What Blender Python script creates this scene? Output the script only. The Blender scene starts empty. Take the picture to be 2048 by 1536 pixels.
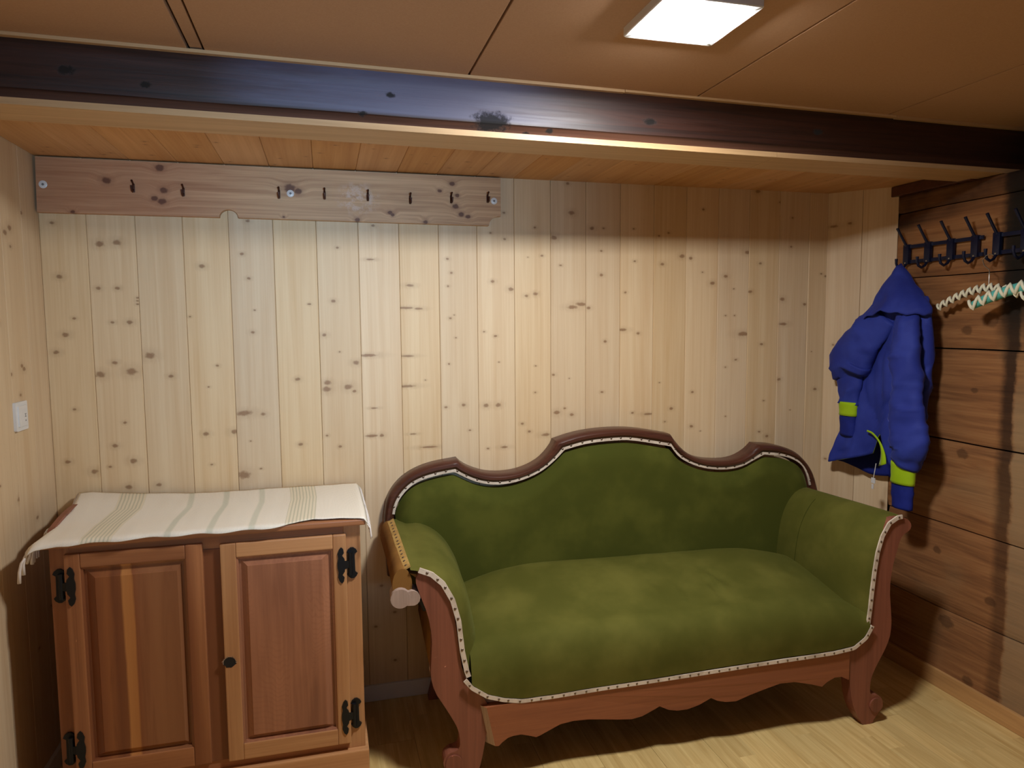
import bpy, bmesh, math, random
from mathutils import Vector, Matrix, noise
random.seed(7)
PI = math.pi
SC = bpy.context.scene
COL = SC.collection

# ------------------------------------------------------------------ camera, world, lights, exposure
cam_d = bpy.data.cameras.new('camera')
cam = bpy.data.objects.new('camera', cam_d)
COL.objects.link(cam)
cam_d.sensor_width = 36.0
cam_d.lens = 1408.46 * 36.0 / 2048
cam_d.clip_start = 0.02
CAM_Z = 1.4384
yaw, pitch, roll = math.radians(14.857), math.radians(4.93), math.radians(0.4136)
_f = Vector((math.sin(yaw) * math.cos(pitch), math.cos(yaw) * math.cos(pitch), -math.sin(pitch)))
_r = Vector((math.cos(yaw), -math.sin(yaw), 0))
_d = _f.cross(_r)
_R = math.cos(roll) * _r + math.sin(roll) * _d
_D = -math.sin(roll) * _r + math.cos(roll) * _d
cam.matrix_world = Matrix(((_R.x, -_D.x, -_f.x, 0), (_R.y, -_D.y, -_f.y, 0), (_R.z, -_D.z, -_f.z, CAM_Z), (0, 0, 0, 1)))
SC.camera = cam
KB = 0.95
def bz(z): return CAM_Z + (z - CAM_Z) * KB      # heights of beam and ceiling seen from eye level

world = bpy.data.worlds.new('world')
SC.world = world
world.use_nodes = True
world.node_tree.nodes['Background'].inputs[0].default_value = (0.45, 0.62, 1.0, 1)
world.node_tree.nodes['Background'].inputs[1].default_value = 0.35

SC.view_settings.view_transform = 'Standard'
SC.view_settings.look = 'None'
SC.view_settings.gamma = 1.0
SC.view_settings.use_curve_mapping = False
SC.view_settings.exposure = 1.1
LAMP_STRENGTH = 130.0
LAMP_COLOR = (1.0, 1.0, 1.0)

# narrow cool fill, added at an unseen window to tint the upper-left wall
fill_d = bpy.data.lights.new('cool_fill_light', 'AREA')
fill_d.shape = 'RECTANGLE'; fill_d.size = 0.5; fill_d.size_y = 0.35
fill_d.color = (0.44, 0.70, 1.0)
fill_d.energy = 1.7
fill_d.spread = math.radians(38)
fill = bpy.data.objects.new('cool_fill_light', fill_d)
COL.objects.link(fill)
fill.location = (0.45, -1.22, 1.45)
fill.rotation_euler = (Vector((-0.10, 2.64, 1.68)) - fill.location).to_track_quat('-Z', 'Y').to_euler()

# ------------------------------------------------------------------ node helpers
def srgb(r, g, b):
    f = lambda c: (c / 255 / 12.92) if c / 255 <= 0.04045 else ((c / 255 + 0.055) / 1.055) ** 2.4
    return (f(r), f(g), f(b), 1)

class NT:
    def __init__(s, name):
        s.m = bpy.data.materials.new(name); s.m.use_nodes = True
        s.t = s.m.node_tree; s.n = s.t.nodes
        s.b = s.n['Principled BSDF']
    def add(s, typ, **kw):
        n = s.n.new(typ)
        for k, v in kw.items(): setattr(n, k, v)
        return n
    def put(s, sock, v):
        if v is None: return
        if isinstance(v, bpy.types.NodeSocket): s.t.links.new(v, sock)
        else: sock.default_value = v
    def math(s, op, a, b=None, c=None, clamp=False):
        n = s.add('ShaderNodeMath', operation=op, use_clamp=clamp)
        for i, v in enumerate((a, b, c)): s.put(n.inputs[i], v)
        return n.outputs[0]
    def vmath(s, op, a, b=None, scale=None):
        n = s.add('ShaderNodeVectorMath', operation=op)
        s.put(n.inputs[0], a); s.put(n.inputs[1], b)
        if scale is not None: s.put(n.inputs['Scale'], scale)
        return n.outputs['Value'] if op in ('LENGTH', 'DISTANCE', 'DOT_PRODUCT') else n.outputs[0]
    def mix(s, fac, a, b, blend='MIX'):
        n = s.add('ShaderNodeMix', data_type='RGBA', blend_type=blend)
        s.put(n.inputs[0], fac); s.put(n.inputs[6], a); s.put(n.inputs[7], b)
        return n.outputs[2]
    def ramp(s, fac, stops):
        n = s.add('ShaderNodeValToRGB')
        e = n.color_ramp.elements
        e[0].position, e[0].color = stops[0]; e[1].position, e[1].color = stops[-1]
        for p, c in stops[1:-1]:
            x = e.new(p); x.color = c
        s.put(n.inputs[0], fac)
        return n.outputs[0]
    def smooth(s, v, a, b, lo=0.0, hi=1.0):
        n = s.add('ShaderNodeMapRange', interpolation_type='SMOOTHSTEP')
        s.put(n.inputs[0], v)
        for i, x in enumerate((a, b, lo, hi)): s.put(n.inputs[1 + i], x)
        return n.outputs[0]
    def noise(s, vec, scale=1.0, detail=3.0, rough=0.5, dist=0.0):
        n = s.add('ShaderNodeTexNoise')
        s.put(n.inputs['Vector'], vec); s.put(n.inputs['Scale'], scale)
        n.inputs['Detail'].default_value = detail; n.inputs['Roughness'].default_value = rough
        n.inputs['Distortion'].default_value = dist
        return n.outputs[0]
    def sep(s, v):
        n = s.add('ShaderNodeSeparateXYZ'); s.put(n.inputs[0], v); return n.outputs
    def comb(s, x, y, z):
        n = s.add('ShaderNodeCombineXYZ')
        for i, v in enumerate((x, y, z)): s.put(n.inputs[i], v)
        return n.outputs[0]
    def obj(s): return s.add('ShaderNodeTexCoord').outputs['Object']
    def pos(s): return s.add('ShaderNodeNewGeometry').outputs['Position']
    def rand(s): return s.add('ShaderNodeObjectInfo').outputs['Random']
    def attr(s, name): 
        n = s.add('ShaderNodeAttribute', attribute_type='OBJECT', attribute_name=name); return n
    def bump(s, h, strength=0.3, dist=0.002):
        n = s.add('ShaderNodeBump'); n.inputs['Strength'].default_value = strength
        n.inputs['Distance'].default_value = dist; s.put(n.inputs['Height'], h)
        s.put(s.b.inputs['Normal'], n.outputs[0])
    def out(s, col=None, rough=None, spec=None, metal=None):
        s.put(s.b.inputs['Base Color'], col); s.put(s.b.inputs['Roughness'], rough)
        if spec is not None: s.put(s.b.inputs['Specular IOR Level'], spec)
        s.put(s.b.inputs['Metallic'], metal)
        return s.m

def grain(N, vec, axis, fine=60.0, long=2.2):
    """vector squeezed along the grain axis"""
    sc = [fine, fine, fine]; sc[axis] = long
    m = N.add('ShaderNodeMapping'); m.inputs['Scale'].default_value = sc
    N.put(m.inputs['Vector'], vec)
    return m.outputs[0]

NK = 18
def mat_pine(name, base, dark, nk=NK, rough=0.5, knot=srgb(104, 66, 34), tone=0.16):
    N = NT(name)
    P = N.obj()
    rnd = N.rand()
    off = N.comb(N.math('MULTIPLY', rnd, 37.0), N.math('MULTIPLY', rnd, 11.0), N.math('MULTIPLY', rnd, 53.0))
    Q = N.vmath('ADD', P, off)
    warp = N.noise(Q, 5.0, 2.0)
    x, y, z = N.sep(P)
    # knots placed one by one through the plank's own properties
    wv = N.noise(Q, 90.0, 2.0)
    wob = N.math('MULTIPLY', N.math('SUBTRACT', wv, 0.5), 0.9)
    best = None; halo = None
    for i in range(nk):
        a = N.attr('k%d' % i)
        kx, kz, kr = N.sep(a.outputs['Vector'])
        asp = N.math('MAXIMUM', N.math('FLOOR', kr), 1.0); kr = N.math('FRACT', kr)      # whole part: how wide, fraction: radius
        dx = N.math('DIVIDE', N.math('MULTIPLY', N.math('SUBTRACT', x, kx), 0.86), asp)
        dz = N.math('MULTIPLY', N.math('SUBTRACT', z, kz), 1.3)
        d = N.math('SQRT', N.math('ADD', N.math('MULTIPLY', dx, dx), N.math('MULTIPLY', dz, dz)))
        q = N.math('DIVIDE', d, N.math('MAXIMUM', kr, 1e-5))
        best = q if best is None else N.math('MINIMUM', best, q)
    best = N.math('ADD', best, wob)
    kmask = N.smooth(best, 0.45, 1.15, 1.0, 0.0)
    hmask = N.smooth(best, 0.8, 3.2, 1.0, 0.0)
    # grain
    G = grain(N, N.vmath('ADD', Q, N.comb(N.math('MULTIPLY', hmask, 0.006), 0.0, 0.0)), 2, 26.0, 0.9)
    g1 = N.noise(G, 1.0, 4.0, 0.6, 0.6)
    G2 = grain(N, Q, 2, 170.0, 3.0)
    g2 = N.noise(G2, 1.0, 2.0)
    g = N.math('ADD', N.math('MULTIPLY', g1, 0.75), N.math('MULTIPLY', g2, 0.25))
    col = N.ramp(g, [(0.3, dark), (0.62, base)])
    # board to board tone
    light = tuple(min(1, c * (1 + tone)) for c in base[:3]) + (1,)
    r2 = N.math('FRACT', N.math('MULTIPLY', rnd, 7.31))
    t = N.math('MULTIPLY', N.math('SUBTRACT', r2, 0.5), tone * 1.3)
    hsv = N.add('ShaderNodeHueSaturation')
    N.put(hsv.inputs['Value'], N.math('ADD', 1.0, t)); N.put(hsv.inputs['Color'], col)
    r3 = N.math('FRACT', N.math('MULTIPLY', rnd, 17.7))
    N.put(hsv.inputs['Saturation'], N.math('ADD', 0.92, N.math('MULTIPLY', r3, 0.16)))
    col = hsv.outputs[0]
    # glue lines: boards are laid up of two or three lamellae of slightly different tone
    lam = N.math('GREATER_THAN', x, N.math('ADD', 0.045, N.math('MULTIPLY', r3, 0.05)))
    col = N.mix(N.math('MULTIPLY', lam, 0.10), col, dark)
    col = N.mix(N.math('MULTIPLY', hmask, 0.16), col, knot)
    col = N.mix(N.math('MULTIPLY', kmask, 0.72), col, knot)
    N.bump(g, 0.12, 0.001)
    return N.out(col, rough, 0.35)

def mat_wood(name, c1, c2, axis, rough=0.45, fine=30.0, long=1.2, streak=None, scratch=None, bumpd=0.0012, spec=0.4, rnd_tone=0.25):
    N = NT(name)
    P = N.obj(); rnd = N.rand()
    off = N.comb(N.math('MULTIPLY', rnd, 31.0), N.math('MULTIPLY', rnd, 17.0), N.math('MULTIPLY', rnd, 43.0))
    Q = N.vmath('ADD', P, off)
    g1 = N.noise(grain(N, Q, axis, fine, long), 1.0, 4.0, 0.6, 0.7)
    g2 = N.noise(grain(N, Q, axis, fine * 7, long * 3), 1.0, 3.0)
    g = N.math('ADD', N.math('MULTIPLY', g1, 0.7), N.math('MULTIPLY', g2, 0.3))
    col = N.ramp(g, [(0.32, c2), (0.66, c1)])
    if streak is not None:
        s_ = N.noise(grain(N, Q, axis, 9.0, 0.25), 1.0, 1.0, 0.4)
        col = N.mix(N.smooth(s_, 0.50, 0.60), col, streak)
    if scratch is not None:
        s_ = N.noise(grain(N, Q, (axis + 1) % 3, 22.0, 7.0), 1.0, 5.0, 0.75)
        col = N.mix(N.smooth(s_, 0.66, 0.78, 0.0, 0.55), col, scratch)
    hsv = N.add('ShaderNodeHueSaturation'); N.put(hsv.inputs['Color'], col)
    N.put(hsv.inputs['Value'], N.math('ADD', 1 - rnd_tone / 2, N.math('MULTIPLY', N.math('FRACT', N.math('MULTIPLY', rnd, 9.7)), rnd_tone)))
    N.bump(g, 0.3, bumpd)
    return N.out(hsv.outputs[0], rough, spec)

def mat_plain(name, col, rough=0.5, metal=0.0, spec=0.5, emit=None, estr=0.0):
    N = NT(name)
    v = N.noise(N.obj(), 14.0, 3.0)
    c2 = tuple(c * 0.82 for c in col[:3]) + (1,)
    m = N.out(N.mix(v, c2, col), rough, spec, metal)
    if emit:
        N.b.inputs['Emission Color'].default_value = emit + (1,)
        N.b.inputs['Emission Strength'].default_value = estr
    return m

def mat_cloth(name, col, col2, rough=0.9, sheen=0.0, weave=900.0, mott=6.0, tint=(1, 1, 1, 1), bumpd=0.0006, lo=0.42, hi=0.66):
    N = NT(name)
    P = N.obj()
    n1 = N.noise(P, mott, 4.0, 0.6)
    c = N.mix(N.smooth(n1, lo, hi), col, col2)
    w = N.noise(P, weave, 2.0)
    c = N.mix(N.math('MULTIPLY', w, 0.18), c, tuple(x * 0.4 for x in col[:3]) + (1,))
    N.b.inputs['Sheen Weight'].default_value = sheen
    N.b.inputs['Sheen Roughness'].default_value = 0.35
    N.b.inputs['Sheen Tint'].default_value = tint
    N.bump(w, 0.35, bumpd)
    return N.out(c, rough, 0.12)

# ------------------------------------------------------------------ materials
M = {}
M['pine'] = mat_pine('pine_wall', srgb(222, 197, 159), srgb(206, 174, 132), knot=srgb(128, 90, 58), tone=0.09)
M['pine_ceil'] = mat_pine('pine_ceiling', srgb(205, 158, 108), srgb(182, 132, 82), nk=3)
M['pine_board'] = mat_wood('pine_board', srgb(200, 164, 120), srgb(176, 140, 98), 0, 0.45, 26, 0.9)
M['backing'] = mat_plain('shadow_gap_backing', srgb(60, 38, 22), 0.9)
M['fibre'] = None

N = NT('fibreboard')
P = N.pos()
n1 = N.noise(P, 260.0, 3.0, 0.7); n2 = N.noise(P, 2.2, 2.0)
c = N.mix(n1, srgb(176, 136, 102), srgb(200, 162, 128))
c = N.mix(N.math('MULTIPLY', n2, 0.35), c, srgb(172, 128, 92))
N.bump(n1, 0.25, 0.0008)
M['fibre'] = N.out(c, 0.75, 0.25)

N = NT('dark_beam')
P = N.obj()
g1 = N.noise(grain(N, P, 0, 34.0, 0.9), 1.0, 5.0, 0.65, 0.8)
g2 = N.noise(grain(N, P, 0, 150.0, 3.0), 1.0, 3.0)
c = N.ramp(g1, [(0.3, srgb(30, 17, 12)), (0.7, srgb(66, 36, 25))])
x, y, z = N.sep(P)
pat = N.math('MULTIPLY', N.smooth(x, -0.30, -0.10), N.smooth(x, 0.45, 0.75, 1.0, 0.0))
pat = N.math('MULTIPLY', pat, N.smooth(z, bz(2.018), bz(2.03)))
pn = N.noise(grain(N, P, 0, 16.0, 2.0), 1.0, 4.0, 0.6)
c = N.mix(N.math('MULTIPLY', pat, N.smooth(pn, 0.2, 0.6, 0.25, 0.85)), c, srgb(92, 90, 112))  # bluish sheen painted into the colour of the beam's front face
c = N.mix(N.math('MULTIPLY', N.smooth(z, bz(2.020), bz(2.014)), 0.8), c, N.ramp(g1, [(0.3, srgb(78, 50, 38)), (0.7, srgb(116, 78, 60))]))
kd = None
for (kx, kz, kr) in ((0.488, 2.024, 0.036), (1.0, 2.06, 0.014), (-0.60, 2.07, 0.016), (0.20, 2.075, 0.010), (0.67, 2.012, 0.008), (1.62, 2.07, 0.014), (-0.42, 2.05, 0.010), (0.12, 2.02, 0.009), (0.6, 1.998, 0.01)):
    d = N.vmath('LENGTH', N.vmath('MULTIPLY', N.vmath('SUBTRACT', P, (kx * KB, 0, bz(kz))), (0.6, 0.0, 1.2)))
    d = N.math('DIVIDE', d, kr); kd = d if kd is None else N.math('MINIMUM', kd, d)
kn = N.noise(P, 60.0, 4.0, 0.7)
kd = N.math('ADD', kd, N.math('MULTIPLY', N.math('SUBTRACT', kn, 0.5), 1.6))
c = N.mix(N.smooth(kd, 0.5, 1.1, 0.9, 0.0), c, srgb(22, 22, 20))
sn = N.noise(grain(N, P, 0, 60.0, 9.0), 1.0, 5.0, 0.8)
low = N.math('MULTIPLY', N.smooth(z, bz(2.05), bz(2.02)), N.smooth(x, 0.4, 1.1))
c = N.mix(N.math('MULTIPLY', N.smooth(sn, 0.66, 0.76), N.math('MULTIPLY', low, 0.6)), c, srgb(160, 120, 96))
N.bump(N.math('ADD', g1, N.math('MULTIPLY', g2, 0.4)), 0.25, 0.002)
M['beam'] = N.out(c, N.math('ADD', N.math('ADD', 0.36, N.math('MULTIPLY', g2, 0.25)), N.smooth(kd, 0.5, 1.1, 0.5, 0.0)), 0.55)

N = NT('old_log_wall')
P = N.obj(); W_ = N.pos(); rnd = N.rand()
off = N.comb(N.math('MULTIPLY', rnd, 13.0), N.math('MULTIPLY', rnd, 29.0), N.math('MULTIPLY', rnd, 41.0))
Q = N.vmath('ADD', P, off)
g1 = N.noise(grain(N, Q, 1, 22.0, 1.6), 1.0, 5.0, 0.6, 1.2)
g2 = N.noise(grain(N, Q, 1, 120.0, 4.0), 1.0, 3.0)
c = N.ramp(N.math('ADD', N.math('MULTIPLY', g1, 0.7), N.math('MULTIPLY', g2, 0.3)), [(0.3, srgb(104, 68, 42)), (0.52, srgb(146, 100, 62)), (0.72, srgb(168, 122, 78))])
wx, wy, wz = N.sep(W_)
blot = N.noise(W_, 3.0, 3.0)
c = N.mix(N.smooth(blot, 0.5, 0.7, 0.0, 0.35), c, srgb(150, 122, 86))
kd = None
for (ky, kz, kr) in ((2.088, 0.938, 0.022), (2.003, 1.438, 0.03), (2.129, 0.271, 0.028), (2.02, 0.085, 0.02), (2.186, 0.538, 0.016), (2.05, 1.18, 0.012), (2.25, 1.2, 0.012), (1.95, 0.42, 0.02), (2.1, 1.40, 0.02)):
    d = N.vmath('LENGTH', N.vmath('MULTIPLY', N.vmath('SUBTRACT', W_, (0, ky, kz)), (0.0, 0.8, 1.1)))
    d = N.math('DIVIDE', d, kr); kd = d if kd is None else N.math('MINIMUM', kd, d)
kd = N.math('ADD', kd, N.math('MULTIPLY', N.math('SUBTRACT', N.noise(W_, 50.0, 3.0), 0.5), 0.8))
c = N.mix(N.smooth(kd, 0.7, 1.15, 0.6, 0.0), c, srgb(70, 46, 28))
# soot and water stain down the wall
wob = N.math('MULTIPLY', N.math('SUBTRACT', N.noise(W_, 9.0, 4.0, 0.65), 0.5), 0.05)
yy = N.math('ADD', wy, wob)
band = N.math('MULTIPLY', N.smooth(yy, 1.885, 1.90), N.smooth(yy, 1.925, 1.965, 1.0, 0.0))
band = N.math('MULTIPLY', band, N.smooth(wz, 0.05, 1.3, 0.45, 0.9))
c = N.mix(band, c, srgb(44, 28, 18))
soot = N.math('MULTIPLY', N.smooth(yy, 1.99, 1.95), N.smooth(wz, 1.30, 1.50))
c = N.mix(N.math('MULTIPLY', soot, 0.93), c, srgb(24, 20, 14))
gre = N.math('MULTIPLY', N.smooth(yy, 1.90, 1.88), N.smooth(wz, 1.3, 1.1))
c = N.mix(N.math('MULTIPLY', gre, 0.6), c, srgb(150, 128, 96))
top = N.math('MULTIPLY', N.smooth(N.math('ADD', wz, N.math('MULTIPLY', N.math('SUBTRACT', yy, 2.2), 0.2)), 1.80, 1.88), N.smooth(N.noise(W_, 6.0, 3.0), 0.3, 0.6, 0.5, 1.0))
c = N.mix(N.math('MULTIPLY', top, 0.85), c, srgb(38, 22, 15))  # the beam's shade painted into the colour of the top logs
N.bump(N.math('ADD', g1, N.math('MULTIPLY', g2, 0.5)), 0.45, 0.004)
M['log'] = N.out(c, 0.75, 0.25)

N = NT('laminate_floor')
P = N.obj(); rnd = N.rand()
x, y, z = N.sep(P)
strip = N.math('FLOOR', N.math('DIVIDE', x, 0.064))
seed = N.math('ADD', N.math('MULTIPLY', rnd, 91.0), N.math('MULTIPLY', strip, 7.13))
seg = N.math('FLOOR', N.math('ADD', N.math('MULTIPLY', y, 2.4), N.math('MULTIPLY', N.math('FRACT', N.math('MULTIPLY', seed, 3.77)), 3.0)))
wn = N.add('ShaderNodeTexWhiteNoise', noise_dimensions='2D')
N.put(wn.inputs['Vector'], N.comb(seed, seg, 0.0))
rv = wn.outputs['Value']
Q = N.vmath('ADD', P, N.comb(N.math('MULTIPLY', rv, 9.0), N.math('MULTIPLY', rv, 23.0), 0.0))
g1 = N.noise(grain(N, Q, 1, 34.0, 2.2), 1.0, 4.0, 0.6, 0.8)
g2 = N.noise(grain(N, Q, 1, 240.0, 6.0), 1.0, 2.0)
c = N.ramp(N.math('ADD', N.math('MULTIPLY', g1, 0.75), N.math('MULTIPLY', g2, 0.25)), [(0.33, srgb(194, 160, 99)), (0.66, srgb(225, 197, 134))])
hsv = N.add('ShaderNodeHueSaturation'); N.put(hsv.inputs['Color'], c)
N.put(hsv.inputs['Value'], N.math('ADD', 0.90, N.math('MULTIPLY', rv, 0.16)))
M['floor'] = N.out(hsv.outputs[0], 0.38, 0.4)
M['skirt'] = mat_wood('oak_skirting', srgb(196, 152, 98), srgb(164, 122, 76), 1, 0.45)
M['skirt_white'] = mat_plain('pale_skirting', srgb(232, 232, 228), 0.4)
M['white'] = mat_plain('white_plastic', srgb(232, 232, 230), 0.35)
M['marks'] = mat_plain('grey_print', srgb(120, 122, 122), 0.5)
M['lamp'] = mat_plain('lamp_diffuser', srgb(240, 240, 240), 0.4, emit=LAMP_COLOR, estr=LAMP_STRENGTH)
# cabinet
M['walnut'] = mat_wood('cabinet_walnut', srgb(172, 116, 76), srgb(134, 84, 54), 2, 0.36, 26, 0.8, streak=srgb(124, 74, 46))
M['walnut_h'] = mat_wood('cabinet_walnut_rail', srgb(172, 116, 76), srgb(134, 84, 54), 0, 0.36, 26, 0.8)
M['walnut_pale'] = mat_wood('cabinet_pale_alder', srgb(194, 146, 100), srgb(168, 118, 78), 0, 0.36, 26, 0.8)
M['walnut_pale_v'] = mat_wood('cabinet_pale_alder_upright', srgb(194, 146, 100), srgb(168, 118, 78), 2, 0.36, 26, 0.8)
N = NT('cabinet_elm_panel')
P = N.obj(); x, y, z = N.sep(P)
big = N.noise(grain(N, P, 2, 9.0, 2.2), 1.0, 3.0, 0.5, 1.0)
ripple = N.math('SINE', N.math('ADD', N.math('MULTIPLY', z, 380.0), N.math('ADD', N.math('MULTIPLY', big, 90.0), N.math('MULTIPLY', x, 60.0))))
g = N.noise(grain(N, P, 2, 60.0, 2.0), 1.0, 4.0, 0.6, 0.5)
c = N.ramp(N.math('ADD', N.math('MULTIPLY', big, 0.5), N.math('MULTIPLY', g, 0.5)), [(0.32, srgb(132, 86, 64)), (0.64, srgb(168, 114, 84))])
c = N.mix(N.math('MULTIPLY', N.smooth(ripple, 0.2, 0.95), N.math('MULTIPLY', N.smooth(big, 0.45, 0.65), 0.16)), c, srgb(122, 76, 56))
N.bump(g, 0.15, 0.001)
M['panel_r'] = N.out(c, 0.34, 0.4)
N = NT('cabinet_striped_panel')
P = N.obj(); x, y, z = N.sep(P)
g = N.noise(grain(N, P, 2, 60.0, 1.5), 1.0, 4.0, 0.6, 0.6)
fig = N.noise(grain(N, P, 2, 16.0, 1.4), 1.0, 4.0, 0.55, 1.5)
xw = N.math('ADD', x, N.math('MULTIPLY', N.math('SUBTRACT', fig, 0.5), 0.02))
c = N.ramp(N.smooth(xw, -0.66, -0.40), [(0.0, srgb(126, 74, 46)), (0.08, srgb(150, 94, 56)), (0.17, srgb(118, 70, 44)), (0.25, srgb(128, 78, 48)), (0.28, srgb(190, 132, 76)), (0.40, srgb(184, 124, 70)), (0.43, srgb(136, 84, 54)), (0.52, srgb(146, 96, 64)), (0.75, srgb(150, 102, 68)), (1.0, srgb(134, 88, 58))])
c = N.mix(N.smooth(fig, 0.5, 0.68, 0.0, 0.35), c, srgb(104, 60, 38))
c = N.mix(N.math('MULTIPLY', g, 0.3), c, srgb(118, 70, 44))
M['panel_l'] = N.out(c, 0.34, 0.4)
M['iron'] = mat_plain('black_iron', srgb(34, 36, 40), 0.42, 0.6, 0.5)
M['hole'] = mat_plain('dark_hole', srgb(16, 15, 14), 0.8)
M['splinter'] = mat_plain('raw_splinters', srgb(176, 146, 116), 0.8)
# runner
N = NT('runner_cloth')
uvn = N.add('ShaderNodeAttribute', attribute_type='GEOMETRY', attribute_name='along')
u = uvn.outputs['Fac']
P = N.obj()
base = srgb(236, 230, 216)
def bandf(a, b, s=0.002): return N.math('MULTIPLY', N.smooth(u, a - s, a + s), N.smooth(u, b - s, b + s, 1.0, 0.0))
def lines(f): return N.smooth(N.math('SINE', N.math('MULTIPLY', u, 2 * PI / f)), -0.1, 0.6)
c = base
for (a, b) in ((0.136, 0.225), (0.735, 0.83)):
    c = N.mix(N.math('MULTIPLY', bandf(a, b), 0.30), c, srgb(214, 200, 150))
    c = N.mix(N.math('MULTIPLY', N.math('MULTIPLY', bandf(a, b), lines(0.0118)), 0.55), c, srgb(176, 178, 156))
for (a, b) in ((0.372, 0.392), (0.495, 0.515), (0.622, 0.642)):
    c = N.mix(N.math('MULTIPLY', bandf(a, b, 0.004), 0.34), c, srgb(150, 168, 142))
wv = N.noise(P, 700.0, 2.0)
rib = N.math('SINE', N.math('MULTIPLY', u, 2 * PI / 0.004))
c = N.mix(N.math('MULTIPLY', wv, 0.14), c, srgb(170, 160, 140))
N.bump(N.math('ADD', wv, N.math('MULTIPLY', rib, 0.5)), 0.4, 0.0008)
M['runner'] = N.out(c, 0.9, 0.1)
M['fringe'] = mat_plain('cotton_fringe', srgb(232, 222, 212), 0.9)
# sofa
M['velvet'] = mat_cloth('green_velvet', srgb(82, 82, 30), srgb(104, 101, 44), 0.85, 0.35, 1100.0, 4.0, srgb(190, 200, 120), lo=0.34, hi=0.72)
M['velvet_dark'] = mat_cloth('green_velvet_back', srgb(72, 76, 26), srgb(88, 90, 34), 0.9, 0.2, 1100.0, 4.0, srgb(170, 180, 110))
M['tape'] = mat_cloth('cream_gimp_tape', srgb(222, 208, 190), srgb(198, 182, 164), 0.85, 0.0, 500.0, 20.0)
M['tape_tan'] = mat_cloth('tan_gimp_tape', srgb(196, 160, 96), srgb(168, 132, 76), 0.85, 0.0, 500.0, 20.0)
M['nail'] = mat_plain('old_brass_nails', srgb(128, 112, 98), 0.35, 0.8)
M['sofa_wood'] = mat_wood('sofa_mahogany', srgb(142, 86, 66), srgb(110, 64, 48), 2, 0.42, 18, 1.0, scratch=srgb(190, 140, 112), rnd_tone=0.1)
M['sofa_apron'] = mat_wood('sofa_mahogany_apron', srgb(152, 92, 60), srgb(122, 70, 46), 0, 0.40, 18, 0.8, scratch=srgb(190, 136, 100), rnd_tone=0.05)
M['crest'] = mat_wood('sofa_crest_dark', srgb(92, 54, 40), srgb(58, 32, 24), 0, 0.30, 18, 1.2, scratch=srgb(150, 104, 78), rnd_tone=0.05, spec=0.5)
M['raw_wood'] = mat_wood('raw_end_grain', srgb(188, 164, 148), srgb(160, 136, 122), 2, 0.8)
M['sack'] = mat_cloth('brown_sackcloth', srgb(136, 96, 48), srgb(116, 80, 40), 0.9, 0.0, 600.0, 8.0)
# jacket
M['blue'] = mat_cloth('blue_jacket_shell', srgb(44, 56, 140), srgb(52, 66, 154), 0.62, 0.25, 1400.0, 7.0, srgb(120, 130, 230), 0.0003)
M['blue_in'] = mat_cloth('navy_lining', srgb(30, 40, 118), srgb(36, 48, 134), 0.7, 0.0, 1400.0)
M['lime'] = mat_cloth('lime_band', srgb(160, 196, 30), srgb(176, 208, 44), 0.7, 0.1, 900.0)
M['tag'] = mat_plain('white_tag', srgb(225, 225, 225), 0.5)
M['navy_metal'] = mat_plain('dark_blue_metal', srgb(22, 30, 58), 0.30, 0.25, 0.5)
M['steel'] = mat_plain('steel_wire', srgb(190, 186, 176), 0.3, 0.9)
M['yarn_white'] = mat_plain('cream_yarn', srgb(236, 232, 206), 0.9)
M['yarn_teal'] = mat_plain('teal_yarn', srgb(92, 186, 176), 0.9)
M['yarn_dark'] = mat_plain('dark_brown_yarn', srgb(70, 42, 26), 0.9)
M['rack_board'] = None
N = NT('rack_board_pine')
P = N.obj(); x, y, z = N.sep(P)
kd = None
for (kx, kz, kr) in ((-.676, 1.914, .017), (-.514, 1.963, .017), (-.505, 1.889, .015), (-.512, 1.853, .016), (-.535, 1.862, .013), (-.101, 1.912, .024), (-.075, 1.903, .016), (.472, 1.952, .013), (.490, 1.911, .011), (.483, 1.871, .014), (.242, 1.841, .010), (.252, 1.833, .009), (.126, 1.811, .011), (.371, 1.811, .011), (.505, 1.843, .013), (.53, 1.835, .012), (-.125, 1.814, .006), (-.78, 1.81, .008), (.425, 1.925, .010)):
    d = N.vmath('LENGTH', N.vmath('MULTIPLY', N.vmath('SUBTRACT', P, (kx, 0, kz)), (0.9, 0.0, 1.15)))
    d = N.math('DIVIDE', d, kr * 0.8); kd = d if kd is None else N.math('MINIMUM', kd, d)
kd = N.math('ADD', kd, N.math('MULTIPLY', N.math('SUBTRACT', N.noise(P, 90.0, 2.0), 0.5), 0.7))
flow = N.smooth(kd, 0.8, 4.0, 1.0, 0.0)
Q = N.vmath('ADD', P, N.comb(0.0, 0.0, N.math('MULTIPLY', flow, 0.012)))
g1 = N.noise(grain(N, Q, 0, 46.0, 1.6), 1.0, 4.0, 0.62, 0.9)
g2 = N.noise(grain(N, Q, 0, 190.0, 3.0), 1.0, 3.0)
g = N.math('ADD', N.math('MULTIPLY', g1, 0.7), N.math('MULTIPLY', g2, 0.3))
c = N.ramp(g, [(0.30, srgb(164, 122, 86)), (0.64, srgb(214, 176, 134))])
c = N.mix(N.smooth(x, -0.55, -0.1, 0.45, 0.0), c, srgb(170, 104, 72))
c = N.mix(N.smooth(kd, 1.0, 2.2, 0.25, 0.0), c, srgb(120, 76, 54))
c = N.mix(N.smooth(kd, 0.6, 1.15, 0.85, 0.0), c, srgb(92, 54, 38))
pw = N.vmath('LENGTH', N.vmath('MULTIPLY', N.vmath('SUBTRACT', P, (0.13, 0, 1.885)), (0.8, 0, 1.0)))
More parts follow.
